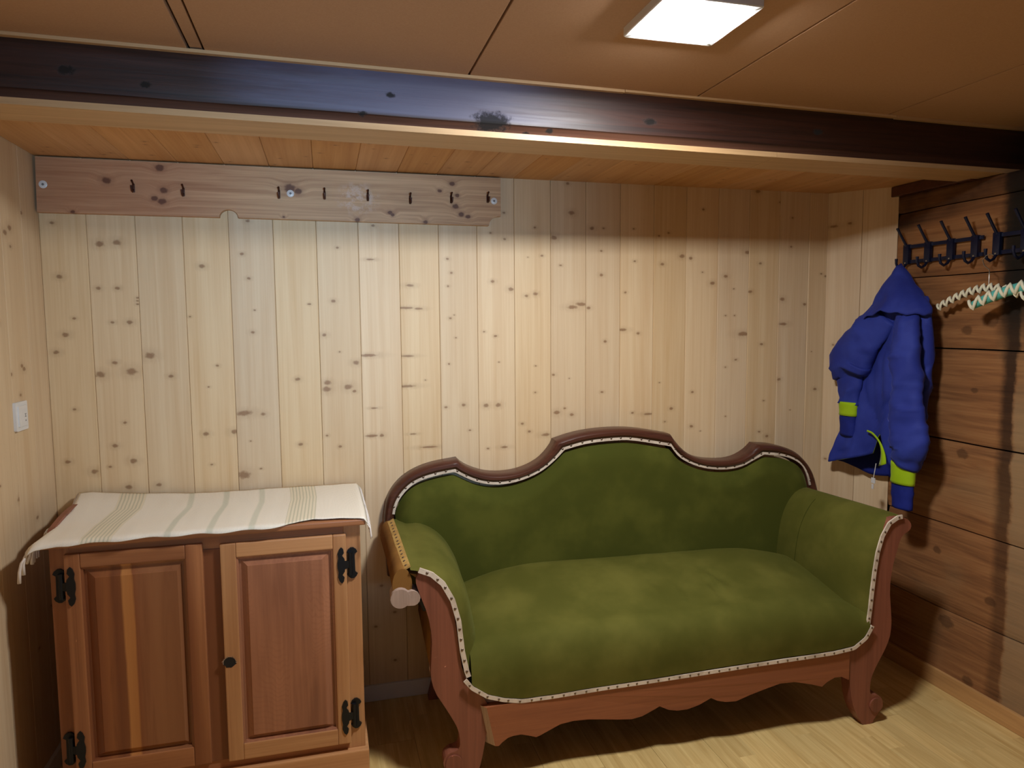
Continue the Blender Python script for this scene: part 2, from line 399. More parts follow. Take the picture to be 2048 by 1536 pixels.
c = N.mix(N.math('MULTIPLY', N.smooth(pw, 0.02, 0.075, 1.0, 0.0), N.smooth(N.noise(P, 40.0, 4.0, 0.7), 0.45, 0.65)), c, srgb(214, 190, 170))
N.bump(g, 0.2, 0.001)
M['rack_board'] = N.out(c, 0.5, 0.35)

# ------------------------------------------------------------------ mesh helpers
class MB:
    def __init__(s): s.v = []; s.f = []; s.m = []
    def add(s, vs, fs, m=0):
        o = len(s.v); s.v += [tuple(v) for v in vs]
        s.f += [tuple(i + o for i in f) for f in fs]; s.m += [m] * len(fs)
        return s
    def box(s, x0, x1, y0, y1, z0, z1, m=0, bev=0.0):
        if bev > 0:
            bm = bmesh.new(); bmesh.ops.create_cube(bm, size=1.0)
            for v in bm.verts:
                v.co = ((x0 + x1) / 2 + v.co.x * (x1 - x0), (y0 + y1) / 2 + v.co.y * (y1 - y0), (z0 + z1) / 2 + v.co.z * (z1 - z0))
            bmesh.ops.bevel(bm, geom=list(bm.edges), offset=bev, segments=2, profile=0.6, affect='EDGES')
            bm.verts.index_update()
            s.add([v.co[:] for v in bm.verts], [[v.index for v in f.verts] for f in bm.faces], m); bm.free()
            return s
        v = [(x, y, z) for x in (x0, x1) for y in (y0, y1) for z in (z0, z1)]
        return s.add(v, [(0, 1, 3, 2), (4, 6, 7, 5), (0, 4, 5, 1), (2, 3, 7, 6), (0, 2, 6, 4), (1, 5, 7, 3)], m)
    def grid(s, rows, closed_u=False, closed_v=False, m=0, mf=None):
        """rows: list of lists of points"""
        nu, nv = len(rows), len(rows[0]); o = len(s.v)
        for r in rows: s.v += [tuple(p) for p in r]
        for i in range(nu if closed_u else nu - 1):
            for j in range(nv if closed_v else nv - 1):
                a = o + i * nv + j; b = o + i * nv + (j + 1) % nv
                i2 = (i + 1) % nu
                s.f.append((a, b, o + i2 * nv + (j + 1) % nv, o + i2 * nv + j)); s.m.append(mf(i, j) if mf else m)
        return s
    def cap(s, idx, m=0): s.f.append(tuple(idx)); s.m.append(m); return s
    def tube(s, pts, r, n=8, m=0, caps=True):
        pts = [Vector(p) for p in pts]; R = r if isinstance(r, (list, tuple)) else [r] * len(pts)
        rows = []; prev = None
        for i, p in enumerate(pts):
            t = (pts[min(i + 1, len(pts) - 1)] - pts[max(i - 1, 0)]).normalized()
            if prev is None:
                a = Vector((0, 0, 1)) if abs(t.z) < 0.9 else Vector((1, 0, 0))
                prev = t.cross(a).normalized()
            prev = (prev - t * prev.dot(t)).normalized()
            b = t.cross(prev)
            rows.append([p + (prev * math.cos(2 * PI * k / n) + b * math.sin(2 * PI * k / n)) * R[i] for k in range(n)])
        o = len(s.v); s.grid(rows, closed_v=True, m=m)
        if caps:
            s.cap([o + k for k in range(n)], m); s.cap([o + (len(pts) - 1) * n + k for k in reversed(range(n))], m)
        return s
    def prism(s, outline, a, b, mk, m=0):
        """outline: 2D points; mk(p, depth) -> 3D"""
        n = len(outline)
        v = [mk(p, a) for p in outline] + [mk(p, b) for p in outline]
        return s.add(v, [tuple(range(n)), tuple(reversed(range(n, 2 * n)))] + [(i, i + n, (i + 1) % n + n, (i + 1) % n) for i in range(n)], m)
    def dome(s, c, nrm, r, h=0.4, n=8, m=0):
        c = Vector(c); nrm = Vector(nrm).normalized()
        a = Vector((0, 0, 1)) if abs(nrm.z) < 0.9 else Vector((1, 0, 0))
        u = nrm.cross(a).normalized(); w = nrm.cross(u)
        o = len(s.v)
        for (k, q) in ((1.0, 0.0), (0.72, 0.7)):
            for i in range(n):
                t = 2 * PI * i / n
                s.v.append(tuple(c + (u * math.cos(t) + w * math.sin(t)) * r * k + nrm * r * h * q))
        s.v.append(tuple(c + nrm * r * h))
        for i in range(n):
            j = (i + 1) % n
            s.f.append((o + i, o + j, o + n + j, o + n + i)); s.m.append(m)
            s.f.append((o + n + i, o + n + j, o + 2 * n)); s.m.append(m)
        return s

def build(name, mb, mats, parent=None, loc=(0, 0, 0), origin=(0, 0, 0), smooth=None, clean=True):
    """link a mesh object; origin is subtracted from the vertices, loc is the object's place in its parent"""
    me = bpy.data.meshes.new(name)
    ox, oy, oz = origin
    me.from_pydata([(x - ox, y - oy, z - oz) for x, y, z in mb.v], [], mb.f)
    mats = mats if isinstance(mats, (list, tuple)) else [mats]
    for m in mats: me.materials.append(m)
    me.polygons.foreach_set('material_index', mb.m)
    if clean:
        bm = bmesh.new(); bm.from_mesh(me); bmesh.ops.recalc_face_normals(bm, faces=bm.faces); bm.to_mesh(me); bm.free()
    if smooth is not None:
        me.polygons.foreach_set('use_smooth', [True] * len(me.polygons))
        if smooth < 180: me.set_sharp_from_angle(angle=math.radians(smooth))
    me.update()
    o = bpy.data.objects.new(name, me); COL.objects.link(o)
    o.location = loc
    if parent is not None: o.parent = parent
    return o

def share(name, me, parent=None, loc=(0, 0, 0), rot=(0, 0, 0)):
    o = bpy.data.objects.new(name, me); COL.objects.link(o)
    o.location = loc; o.rotation_euler = rot
    if parent is not None: o.parent = parent
    return o

def empty(name, loc=(0, 0, 0), rot=(0, 0, 0)):
    o = bpy.data.objects.new(name, None); COL.objects.link(o)
    o.location = loc; o.rotation_euler = rot; o.empty_display_size = 0.1
    return o
def tag(o, label, cat, group=None):
    o['label'] = label; o['category'] = cat
    if group: o['group'] = group
    return o
def struct(o, label=None):
    o['kind'] = 'structure'
    if label: o['label'] = label
    return o
def lerp_poly(pts, x):
    for (a, b) in zip(pts, pts[1:]):
        if a[0] <= x <= b[0]: return a[1] + (b[1] - a[1]) * (x - a[0]) / max(1e-9, b[0] - a[0])
    return pts[0][1] if x < pts[0][0] else pts[-1][1]
def resample(pts, n):
    pts = [Vector(p) for p in pts]; L = [0.0]
    for a, b in zip(pts, pts[1:]): L.append(L[-1] + (b - a).length)
    out = []
    for i in range(n):
        t = L[-1] * i / (n - 1); k = 0
        while k < len(L) - 2 and L[k + 1] < t: k += 1
        out.append(pts[k].lerp(pts[k + 1], (t - L[k]) / max(1e-9, L[k + 1] - L[k])))
    return out
def soften(pts, it=2):
    """Chaikin rounding of an open polyline, ends kept"""
    pts = [Vector(p) for p in pts]
    for _ in range(it):
        q = [pts[0]]
        for a, b in zip(pts, pts[1:]): q += [a.lerp(b, 0.25), a.lerp(b, 0.75)]
        pts = q + [pts[-1]]
    return pts
def soften_closed(pts, it=2):
    pts = [Vector(p) for p in pts]
    for _ in range(it):
        q = []
        for a, b in zip(pts, pts[1:] + pts[:1]): q += [a.lerp(b, 0.25), a.lerp(b, 0.75)]
        pts = q
    return pts

# ------------------------------------------------------------------ the room
XL, XR, YB, YF = -0.888, 2.30, 2.645, -1.2
ZA, ZC = 1.987, CAM_Z + (2.145 - CAM_Z) * KB              # alcove ceiling, room ceiling
PW, PX0 = 0.1465, 0.1285           # plank pitch and phase

_plank_cache = {}
def plank_mesh(w, L, mat, th=0.018, c=0.0018):
    key = (round(w, 4), round(L, 4), mat.name, c)
    if key not in _plank_cache:
        g = 0.0004
        prof = [(g, th), (g, c), (g + c, 0), (w - g - c, 0), (w - g, c), (w - g, th)]
        mb = MB(); mb.prism(prof, 0.0, L, lambda p, d: (p[0], p[1], d))
        o = build('plank', mb, mat); _plank_cache[key] = o.data
        bpy.data.objects.remove(o)
    return _plank_cache[key]
def knots(o, ks):
    for i, k in enumerate(ks[:NK]): o['k%d' % i] = [float(k[0]), float(k[1]), float(k[2])]
def rand_knots(w, L, n, r0=0.004, r1=0.012):
    return [(random.uniform(0.015, w - 0.015), random.uniform(0.05, L - 0.05), random.uniform(r0, r1)) for _ in range(n)]

# floor
fl = struct(build('floor', MB().box(XL - .03, XR + .03, YF - .03, YB + .03, -0.06, -0.008), M['backing']))
PL, PWd = 1.285, 0.192
fm = MB().box(0.0004, PWd - 0.0004, 0.0004, PL - 0.0004, -0.008, 0.0, bev=0.0006)
f0 = build('floor_plank', fm, M['floor']); fme = f0.data; bpy.data.objects.remove(f0)
nx = int(math.ceil((XR - XL) / PWd))
for i in range(nx):
    x = XL + i * PWd
    w = min(PWd, XR - x)
    y = YB - random.choice((0.30, 0.62, 0.95, 1.2))
    segs = [(y, YB)]
    while y > YF:
        segs.append((max(YF, y - PL), y)); y -= PL
    for a, b in segs:
        if b - a > PL - 0.01 and w > PWd - 0.001: o = share('floor_plank', fme, fl, (x, a, 0))
        else: o = build('floor_plank', MB().box(0.0004, w - 0.0004, 0.0004, b - a - 0.0004, -0.008, 0.0), M['floor'], fl, (x, a, 0))

# back wall
KN = {
-7:[(.046,1.776,.0071),(.059,1.602,.0095),(.066,1.411,.0106),(.037,1.353,.0095),(.129,.947,.0118),(.051,.984,.0083),(.095,1.465,.0059),(.081,1.161,.0059)],
-6:[(.038,1.711,.013),(.088,1.717,.013),(.026,1.565,.0077),(.083,1.565,.0077),(.143,1.533,.0047),(.142,1.523,.0047),(.142,1.512,.0047),(.115,1.451,.0095),(.063,1.451,.0065),(.063,1.315,.0089),(.016,1.276,.0148),(.112,1.284,.0177),(.05,1.031,.0089),(.104,.976,.0118),(.085,.886,.0106),(.031,.96,.0053),(.084,1.11,.0059)],
-5:[(.026,1.338,.0154),(.089,1.265,.0083),(.034,.888,.0089)],
-4:[(.055,1.642,.0095),(.046,1.059,.0095),(.139,1.062,.0118),(.092,1.298,.0059),(.061,1.224,.0041),(.06,.949,.0053),(.011,1.469,.0041)],
-3:[(.041,1.686,.0065),(.06,1.602,.0065),(.064,1.8,.0077),(.076,1.491,.0041),(.029,1.127,2.013),(.092,1.121,.0083),(.018,.905,.0201),(.067,1.413,.0077),(.076,1.491,.0041),(.046,1.026,.0035),(.077,.924,.0047)],
-2:[(.118,1.512,.0047),(.067,1.243,.0083),(.07,1.005,.0083),(.113,1.512,.0041)],
-1:[(.072,1.714,.0053),(.053,1.523,.0077),(.018,1.401,.0083),(.07,1.339,.0041),(.127,1.298,.0106),(.024,1.227,.0118),(.019,1.204,.0142),(.097,1.21,.0142),(.119,1.193,.0071),(.017,1.033,.0053),(.063,.99,.0065)],
0:[(.04,1.674,3.0051),(.055,1.796,.0071),(.024,1.324,4.008),(.033,1.024,3.0072),(.068,1.024,.0083),(.042,1.128,3.0043)],
1:[(.037,1.581,2.0072),(.018,1.498,5.0065),(.067,1.495,3.0058),(.023,1.319,4.0058),(.021,1.206,4.0072),(.089,1.227,.0035),(.038,1.024,3.0043),(.099,.971,6.0058)],
2:[(.033,1.681,.0059),(.047,1.629,.0053),(.034,1.579,.0047),(.041,1.459,.0059),(.056,1.471,.0035),(.033,1.286,.0047),(.061,1.385,.0041),(.018,1.121,.0065),(.087,1.127,.0077),(.111,1.028,.0053)],
3:[(.107,1.858,.0059),(.108,1.759,.0059),(.053,1.781,.0047),(.06,1.598,.0077),(.132,1.569,.0101),(.024,1.407,.0053),(.069,1.39,.0059),(.082,1.289,.0035),(.029,1.122,.0106),(.079,1.122,.0106),(.101,.955,2.0072),(.035,.953,.0053)],
4:[(.083,1.806,.0053),(.047,1.544,.0077),(.085,1.552,.0089),(.111,1.699,.0059),(.054,1.692,.003),(.084,1.271,.0041),(.082,1.166,.0047),(.028,1.044,.0065),(.057,1.012,.0065),(.125,.996,2.0087)],
5:[(.086,1.866,.0118),(.014,1.769,.0124),(.07,1.978,.0071),(.041,1.663,.0053),(.09,1.5,2.0101),(.126,1.512,2.0101),(.011,1.234,.0065),(.077,1.218,.0035),(.024,1.083,.0118),(.087,1.072,.0083),(.058,1.099,.0053)],
6:[(.025,1.809,.0095),(.074,1.811,.0053),(.011,1.497,.0083),(.065,1.627,.0077),(.065,1.722,.0053),(.083,1.363,.0071),(.07,1.159,.0059),(.07,1.159,.0053)],
7:[(.023,1.559,.0059),(.063,1.684,.0059),(.057,1.812,.0047),(.011,1.409,2.0087),(.08,1.393,.0071),(.058,1.069,.0059),(.058,1.069,.0053),(.129,1.061,3.0065)],
8:[(.066,1.8,.0053),(.022,1.787,.0047),(.127,1.707,.0112),(.038,1.674,.0083),(.031,1.19,.0035),(.086,1.08,.0077),(.058,1.026,.0047)],
9:[(.074,1.899,.0059),(.02,1.7,.0083),(.075,1.643,.0047),(.121,1.598,.0106),(.036,1.146,.0065),(.034,1.001,.0077),(.076,.979,.0035)],
10:[(.136,1.728,.0112),(.038,1.628,.0089),(.076,1.576,.0047),(.04,1.464,.0047),(.082,1.464,.0047),(.125,1.386,2.013),(.092,1.277,.0065),(.044,1.247,.0053),(.048,1.037,.0041)],
11:[(.035,1.982,.0106),(.143,1.941,.0053),(.054,1.683,.0077),(.008,1.564,.0095),(.069,1.341,.0077),(.086,1.097,.0047),(.067,.963,.0065),(.105,.942,.0083)],
12:[(.059,1.878,.0053),(.057,1.756,.0053),(.019,1.533,.0112),(.131,1.511,.0083),(.026,1.427,2.0094),(.013,1.188,.0089),(.072,1.052,.0035)],
13:[(.065,1.643,.0053),(.087,1.633,.0059),(.027,1.305,.003),(.05,1.14,.0083)],
}
KD = [(.028,1.845,2.0094),(.093,1.853,.0083),(.041,1.334,.0059),(.073,1.308,.0059),(.086,.957,.0065),(.023,.828,.0059)]
XB = 2.126                                                  # back wall ends, the slanted corner panel starts
wb = struct(build('wall_back', MB().box(XL - .06, XR + .5, YB + .016, YB + .06, 0, ZC + .02), M['backing']))
for k in range(-7, 14):
    x0 = max(XL, PX0 + k * PW); x1 = min(XB, PX0 + (k + 1) * PW)
    o = share('plank', plank_mesh(x1 - x0, ZA + 0.01, M['pine']), wb, (x0, YB, 0))
    sh = (PX0 + k * PW) - x0
    knots(o, [(a + sh, b, c) for a, b, c in KN.get(k, [])] + ([(random.uniform(.02, .12), random.uniform(.1, .8), .007) for _ in range(4)] if len(KN.get(k, [])) < 13 else []))

# slanted corner panel between the back wall and the log wall
A = Vector((XB, YB, 0)); B = Vector((XR, 2.44, 0)); tdir = (B - A).normalized(); DL = (B - A).length
ang = math.atan2(tdir.y, tdir.x)
nrm = Vector((-tdir.y, tdir.x, 0))
wc = empty('wall_corner', A, (0, 0, ang)); struct(wc)
share_w = DL / 2
for k in range(2):
    o = share('plank', plank_mesh(share_w + (.006 if k == 0 else 0), ZA + 0.01, M['pine'], c=.0012), wc, (k * share_w - (.006 if k == 0 else 0), 0, 0))
    knots(o, [(a - k * share_w, b, c) for a, b, c in KD if k * share_w <= a < (k + 1) * share_w])
build('backing', MB().box(-0.02, DL + 0.0, 0.016, 0.03, 0, ZA), M['backing'], wc)

# left wall, vertical planks
wl = struct(build('wall_left', MB().box(XL - .06, XL - .016, YF - .03, YB + .03, 0, ZC + .02), M['backing']))
n = 0; y1 = YB + .008
LK = [(2.417,1.73,.012),(2.384,1.712,.012),(2.441,1.32,.009),(2.454,1.31,.010),(2.416,1.234,.007),(2.356,.929,.010),(2.481,.841,.009),(2.30,1.45,.009),(2.509,1.787,.008),(2.36,1.30,.008)]
while y1 > YF:
    y0 = max(YF, y1 - 0.1465)
    o = share('plank', plank_mesh(y1 - y0, ZC, M['pine'], c=0.0008), wl, (XL, y0, 0), (0, 0, PI / 2))
    knots(o, [(a - y0, b, c) for a, b, c in LK if y0 <= a < y1] + rand_knots(y1 - y0, ZC, 3, .004, .008))
    y1 = y0

# right wall of old squared logs
wr = struct(build('wall_right', MB().box(XR + .05, XR + .12, YF - .03, 2.75, 0, 1.945).box(XR + .40, XR + .46, YF - .03, 2.75, 0, ZC + .02), M['hole']))
zj = [0.0, 0.316, 0.651, 0.98, 1.33, 1.609, 1.875, 1.9465]
YE = 2.44
for i in range(len(zj) - 1):
    z0, z1 = zj[i], zj[i + 1]
    rows = []; NY = 110; NZ = 12
    proud = random.uniform(-0.003, 0.004)
    g = 0.0035 if i in (2, 3) else 0.0018
    for a in range(NY + 1):
        y = YF + (YE - YF) * a / NY
        row = [(XR + 0.055, y, z0 + g)]
        wz0 = noise.noise((y * 3.1, i * 7.7, 1.3)) * 0.004; wz1 = noise.noise((y * 3.1, (i + 1) * 7.7, 1.3)) * 0.004
        for b in range(NZ + 1):
            t = b / NZ; z = (z0 + g + wz0) + (z1 - z0 - 2 * g + wz1 - wz0) * t
            e = min(t, 1 - t) * (z1 - z0)
            rnd_ = 0.006 * max(0.0, 1 - e / 0.012) ** 2
            x = XR + 0.002 + proud + rnd_ + noise.noise((y * 2.0, z * 9.0, i * 3.3)) * 0.003 + noise.noise((y * 6.0, z * 40.0, i)) * 0.0012
            row.append((x, y, z))
        row.append((XR + 0.055, y, z1 - g))
        rows.append(row)
    mb = MB().grid(rows)
    nv = NZ + 3
    mb.cap([k for k in range(nv)]); mb.cap([NY * nv + k for k in reversed(range(nv))])
    org = (XR, (YF + YE) / 2, (z0 + z1) / 2)
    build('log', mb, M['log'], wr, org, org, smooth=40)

# wall behind the camera, with an unseen window added for the cool fill
wf = empty('wall_front', (0, YF, 0)); struct(wf)
wx0, wx1, wz0, wz1 = -0.25, 0.65, 0.85, 1.85
mb = MB().box(XL - .06, wx0, -0.06, 0, 0, ZC + .02).box(wx1, XR + .46, -0.06, 0, 0, ZC + .02).box(wx0, wx1, -0.06, 0, 0, wz0).box(wx0, wx1, -0.06, 0, wz1, ZC + .02)
build('wall_panel', mb, M['log'], wf)
win = empty('unseen_window_1', (0, YF, 0)); struct(win)
mb = MB()
for (a, b, c, d) in ((wx0, wx0 + .05, wz0, wz1), (wx1 - .05, wx1, wz0, wz1), (wx0, wx1, wz0, wz0 + .05), (wx0, wx1, wz1 - .05, wz1), ((wx0 + wx1) / 2 - .025, (wx0 + wx1) / 2 + .025, wz0, wz1)):
    mb.box(a, b, -0.055, -0.02, c, d)
build('unseen_window_frame', mb, M['white'], win)

# room ceiling of fibreboard panels
ce = struct(build('ceiling', MB().box(XL - .06, XR + .46, YF - .06, 2.15, ZC + .014, ZC + .05), M['backing']))
edges = [XL, -0.300, -0.266, 0.42 * KB, 1.157 * KB, 1.90 * KB, XR + .40]
for a, b in zip(edges, edges[1:]):
    g = 0.003
    nm = 'joint_strip' if b - a < 0.1 else 'panel'
    build(nm, MB().box(a + g, b - g, YF, 2.08, ZC + (0.004 if nm == 'joint_strip' else 0), ZC + .014, bev=0.0015), M['pine_ceil'] if False else M['fibre'], ce)

def beam_y(x): return KB * 2.018 + (x + 0.736 * KB) * 0.0268
# dark old beam
rows = []; NX = 140
for a in range(NX + 1):
    x = XL - .02 + (XR + .40 - XL) * a / NX
    y0 = beam_y(x) + noise.noise((x * 1.7, 3.1, 0)) * 0.004
    w1 = noise.noise((x * 2.2, 9.0, 0)) * 0.004
    prof = [(0.16, ZC + .004), (0.004, ZC - .002)] + [(q, bz(z)) for q, z in ((0.0, 2.13), (0.0, 2.105), (0.001, 2.08), (0.0, 2.055), (0.001, 2.035), (0.002, 2.0195 + w1), (0.012, 2.013 + w1), (0.022, 2.000), (0.026, 1.993), (0.17, 1.992))]
    rows.append([(x, y0 + p + noise.noise((x * 5, z * 30, 2)) * 0.0012, z) for p, z in prof])
mb = MB().grid(rows, closed_v=True)
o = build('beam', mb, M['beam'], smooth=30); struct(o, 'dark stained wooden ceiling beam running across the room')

# pine boards under the beam
def slab(xa, xb, f0, f1, z0, z1):
    return MB().add([(xa, f0(xa), z0), (xb, f0(xb), z0), (xb, f1(xb), z0), (xa, f1(xa), z0), (xa, f0(xa), z1), (xb, f0(xb), z1), (xb, f1(xb), z1), (xa, f1(xa), z1)],
                    [(0, 3, 2, 1), (4, 5, 6, 7), (0, 1, 5, 4), (1, 2, 6, 5), (2, 3, 7, 6), (3, 0, 4, 7)])
fb = lambda x: beam_y(x) - 0.012
bb = lambda x: KB * (1.990 + (x / KB + .736) * .0268 + 0.172 + 0.012 * (x + .8) / 3)
for k, (xa, xb) in enumerate(((XL, 1.380), (1.3815, XR + .40))):
    o = build('trim_%d' % (k + 1), slab(xa, xb, fb, bb, bz(1.975), bz(1.9915)), M['pine_board']); struct(o)
# thin strips between the ceiling panels and the beam
for k, (xa, xb, dz) in enumerate(((XL, 0.86, 0.0), (0.862, 1.835, 0.0015), (1.837, XR + .40, -0.001))):
    o = build('trim_%d' % (k + 3), slab(xa, xb, lambda x: beam_y(x) - 0.013, lambda x: beam_y(x) + 0.02, ZC - 0.0085 + dz, ZC - 0.0004), M['pine_board']); struct(o)
# dark moulding at the top of the log wall
o = build('trim_6', MB().box(XR - .022, XR + .06, 2.09, 2.462, 1.9445, ZA - 0.001, bev=0.004), M['crest']); struct(o)

# alcove ceiling planks
ca = struct(build('ceiling_alcove', MB().box(XL - .06, XR + .5, 2.02, YB + .05, ZA + .016, ZA + .06), M['backing']))
for k in range(-7, 15):
    x0 = max(XL, PX0 + k * PW - 0.004); x1 = min(XR + .03, PX0 + (k + 1) * PW - 0.004)
    if x1 - x0 < 0.01: continue
    o = share('plank', plank_mesh(x1 - x0, 0.63, M['pine_ceil']), ca, (x0, YB + .01, ZA), (PI / 2, 0, 0))
    knots(o, rand_knots(x1 - x0, 0.5, 3, .003, .006))

# skirting boards
o = build('baseboard_back', MB().box(XL, XB + .02, YB - .013, YB + .002, 0, 0.062, bev=0.003), M['skirt_white']); struct(o)
o = build('baseboard_right', MB().box(XR - .012, XR + .01, YF, 2.43, 0, 0.069, bev=0.003), M['skirt']); struct(o)
o = build('baseboard_left', MB().box(XL - .002, XL + .012, YF, YB - .013, 0, 0.062, bev=0.003), M['skirt_white']); struct(o)

# ------------------------------------------------------------------ ceiling lamp
lx0, lx1, ly0, ly1 = 0.682, 0.908, 1.342, 1.557
lamp = empty('ceiling_lamp', ((lx0 + lx1) / 2, (ly0 + ly1) / 2, ZC))
tag(lamp, 'square white flat ceiling lamp glowing on the brown fibreboard ceiling', 'lamp')
hw, hd = (lx1 - lx0) / 2, (ly1 - ly0) / 2
def rrect(hx, hy, r, n=5):
    p = []
    for cx, cy, a0 in ((hx - r, hy - r, 0), (-hx + r, hy - r, 90), (-hx + r, -hy + r, 180), (hx - r, -hy + r, 270)):
        for i in range(n + 1):
            a = math.radians(a0 + 90 * i / n); p.append((cx + r * math.cos(a), cy + r * math.sin(a)))
    return p
o1 = rrect(hw, hd, 0.006); o2 = rrect(hw - .016, hd - .016, 0.014)
ring = [[(x, y, z) for x, y in o] for o, z in ((o1, 0.0), (o1, -0.017), (rrect(hw - .002, hd - .002, .006), -0.019), (o2, -0.0195), (o2, -0.015))]
build('housing', MB().grid(ring, closed_v=True), M['white'], lamp, smooth=35)
mb = MB().grid([[(x, y, z) for x, y in o] for o, z in ((o2, -0.015), (rrect(hw - .0165, hd - .0165, .014), -0.0215), (rrect(hw - .020, hd - .020, .012), -0.0235))], closed_v=True)
mb.cap([len(mb.v) - len(o2) + k for k in range(len(o2))])
build('diffuser', mb, M['lamp'], lamp, smooth=35)

# ------------------------------------------------------------------ wall socket on the left wall
sk = empty('wall_switch', (XL, 2.396, 1.173)); tag(sk, 'white square wall switch plate on the left pine wall', 'switch')
yz = lambda p, d: (d, p[0], p[1])
build('cover_plate', MB().prism(rrect(.042, .043, .005), 0.0, 0.008, yz), M['white'], sk, smooth=30)
build('rocker', MB().prism(rrect(.030, .031, .003), 0.008, 0.0115, yz), M['white'], sk, smooth=30)
mk = MB().box(.0115, .0119, .010, .022, .004, .0055).box(.0115, .0119, .010, .022, -.004, -.0025).box(.0115, .0119, .014, .016, -.004, .0055).box(.0115, .0119, .013, .018, -.017, -.013)
build('print_mark', mk, M['marks'], sk)

# ------------------------------------------------------------------ coat board above, on the back wall
cb = empty('coat_board', (-0.11, YB, 1.89)); tag(cb, 'wide reddish pine coat board with small hooks high on the back wall', 'coat rack')
T = 0.026
out = [(-.878, 1.981), (-.882, 1.806)]
out += [(-.337, 1.8065)] + [(-.3045 + .031 * math.cos(a), 1.8065 + .027 * math.sin(a)) for a in [PI - PI * i / 10 for i in range(11)]] + [(-.272, 1.8065)]
out += [(.608, 1.8045)] + [(.656 + .046 * math.cos(a), 1.8045 + .036 * math.sin(a)) for a in [PI - (PI / 2) * i / 8 for i in range(9)]] + [(.656, 1.981)]
bd = build('board', MB().prism(out, YB - T, YB - 0.0005, lambda p, d: (p[0], d, p[1])), M['rack_board'], cb, (0, 0, 0), (0, 0, 0))
bd.location = (0.11, -YB, -1.89)
for (sx, sz) in ((-.860, 1.894), (-.100, 1.895), (.630, 1.896)):
    mb = MB(); mb.dome((0, 0, 0), (0, -1, 0), 0.0125, 0.16, 16)
    s_ = build('screw_washer', mb, M['white'], cb, (sx + .11, -T, sz - 1.89), smooth=40)
    mb = MB().dome((0, 0, 0), (0, -1, 0), 0.0042, 0.2, 8)
    build('screw_head', mb, M['marks'], s_, (0, -0.0018, 0))
for i, (hx, hz) in enumerate(((-.596, 1.893), (-.444, 1.886), (-.138, 1.890), (.015, 1.893), (.165, 1.893), (.316, 1.888), (.467, 1.896), (.605, 1.903))):
    mb = MB()
    mb.box(-.004, .004, -.003, 0, -.014, .014, bev=.001)
    mb.tube([(0, -.002, .012), (0, -.012, .017), (0, -.022, .021)], [.0032, .003, .0036], 6)
    mb.tube([(0, -.002, -.006), (0, -.014, -.014), (0, -.026, -.012), (0, -.031, -.002), (0, -.030, .003)], [.003, .003, .003, .003, .004], 6)
    build('hook', mb, M['rusty'] if 'rusty' in M else M.setdefault('rusty', mat_plain('rusty_hook', srgb(74, 40, 26), 0.5, 0.5)), cb, (hx + .11, -T, hz - 1.89), smooth=40)

# ------------------------------------------------------------------ cabinet
CX, CY = -0.33, 2.15
cab = empty('cabinet', (CX, CY, 0)); tag(cab, 'low walnut two-door cabinet with black iron hinges standing in the left corner', 'cabinet')
CO_ = (CX, CY, 0)
def cpart(name, mb, mat, parent=None, smooth=None):
    return build(name, mb, mat, parent or cab, (0, 0, 0), CO_ , smooth)
FX0, FX1, FZ0, FZ1 = -.752, .088, .118, .832
fy = 2.160
cpart('side_panel', MB().box(FX0, FX0 + .02, fy + .02, 2.625, 0.0, FZ1, bev=.001), M['walnut'])
cpart('side_panel', MB().box(FX1 - .02, FX1, fy + .02, 2.625, 0.0, FZ1, bev=.001), M['walnut_pale_v'])
cpart('back_panel', MB().box(FX0 + .02, FX1 - .02, 2.61, 2.62, 0.0, FZ1), M['walnut'])
cpart('shelf', MB().box(FX0 + .02, FX1 - .02, fy + .02, 2.61, .118, .136), M['walnut_h'])
cpart('stile', MB().box(FX0, FX0 + .05, fy, fy + .02, FZ0, FZ1, bev=.0015), M['walnut'])
cpart('stile', MB().box(FX1 - .05, FX1, fy, fy + .02, FZ0, FZ1, bev=.0015), M['walnut_pale_v'])
cpart('stile', MB().box(-.365, -.29, fy - .004, fy + .02, .145, .7905, bev=.0015), M['walnut'])
cpart('rail', MB().box(FX0 + .05, FX1 - .05, fy, fy + .02, .790, FZ1, bev=.001), M['walnut_h'])
cpart('rail', MB().box(FX0 + .05, FX1 - .05, fy, fy + .02, FZ0, .146, bev=.001), M['walnut_h'])
cpart('plinth', MB().box(FX0 - .012, FX1 + .010, fy - .022, 2.60, 0.0, FZ0, bev=.004), M['walnut_pale'])
top = MB().box(-.772, .104, fy - .024, 2.632, FZ1, .850, bev=.004)
cpart('top_board', top, M['walnut_h'])
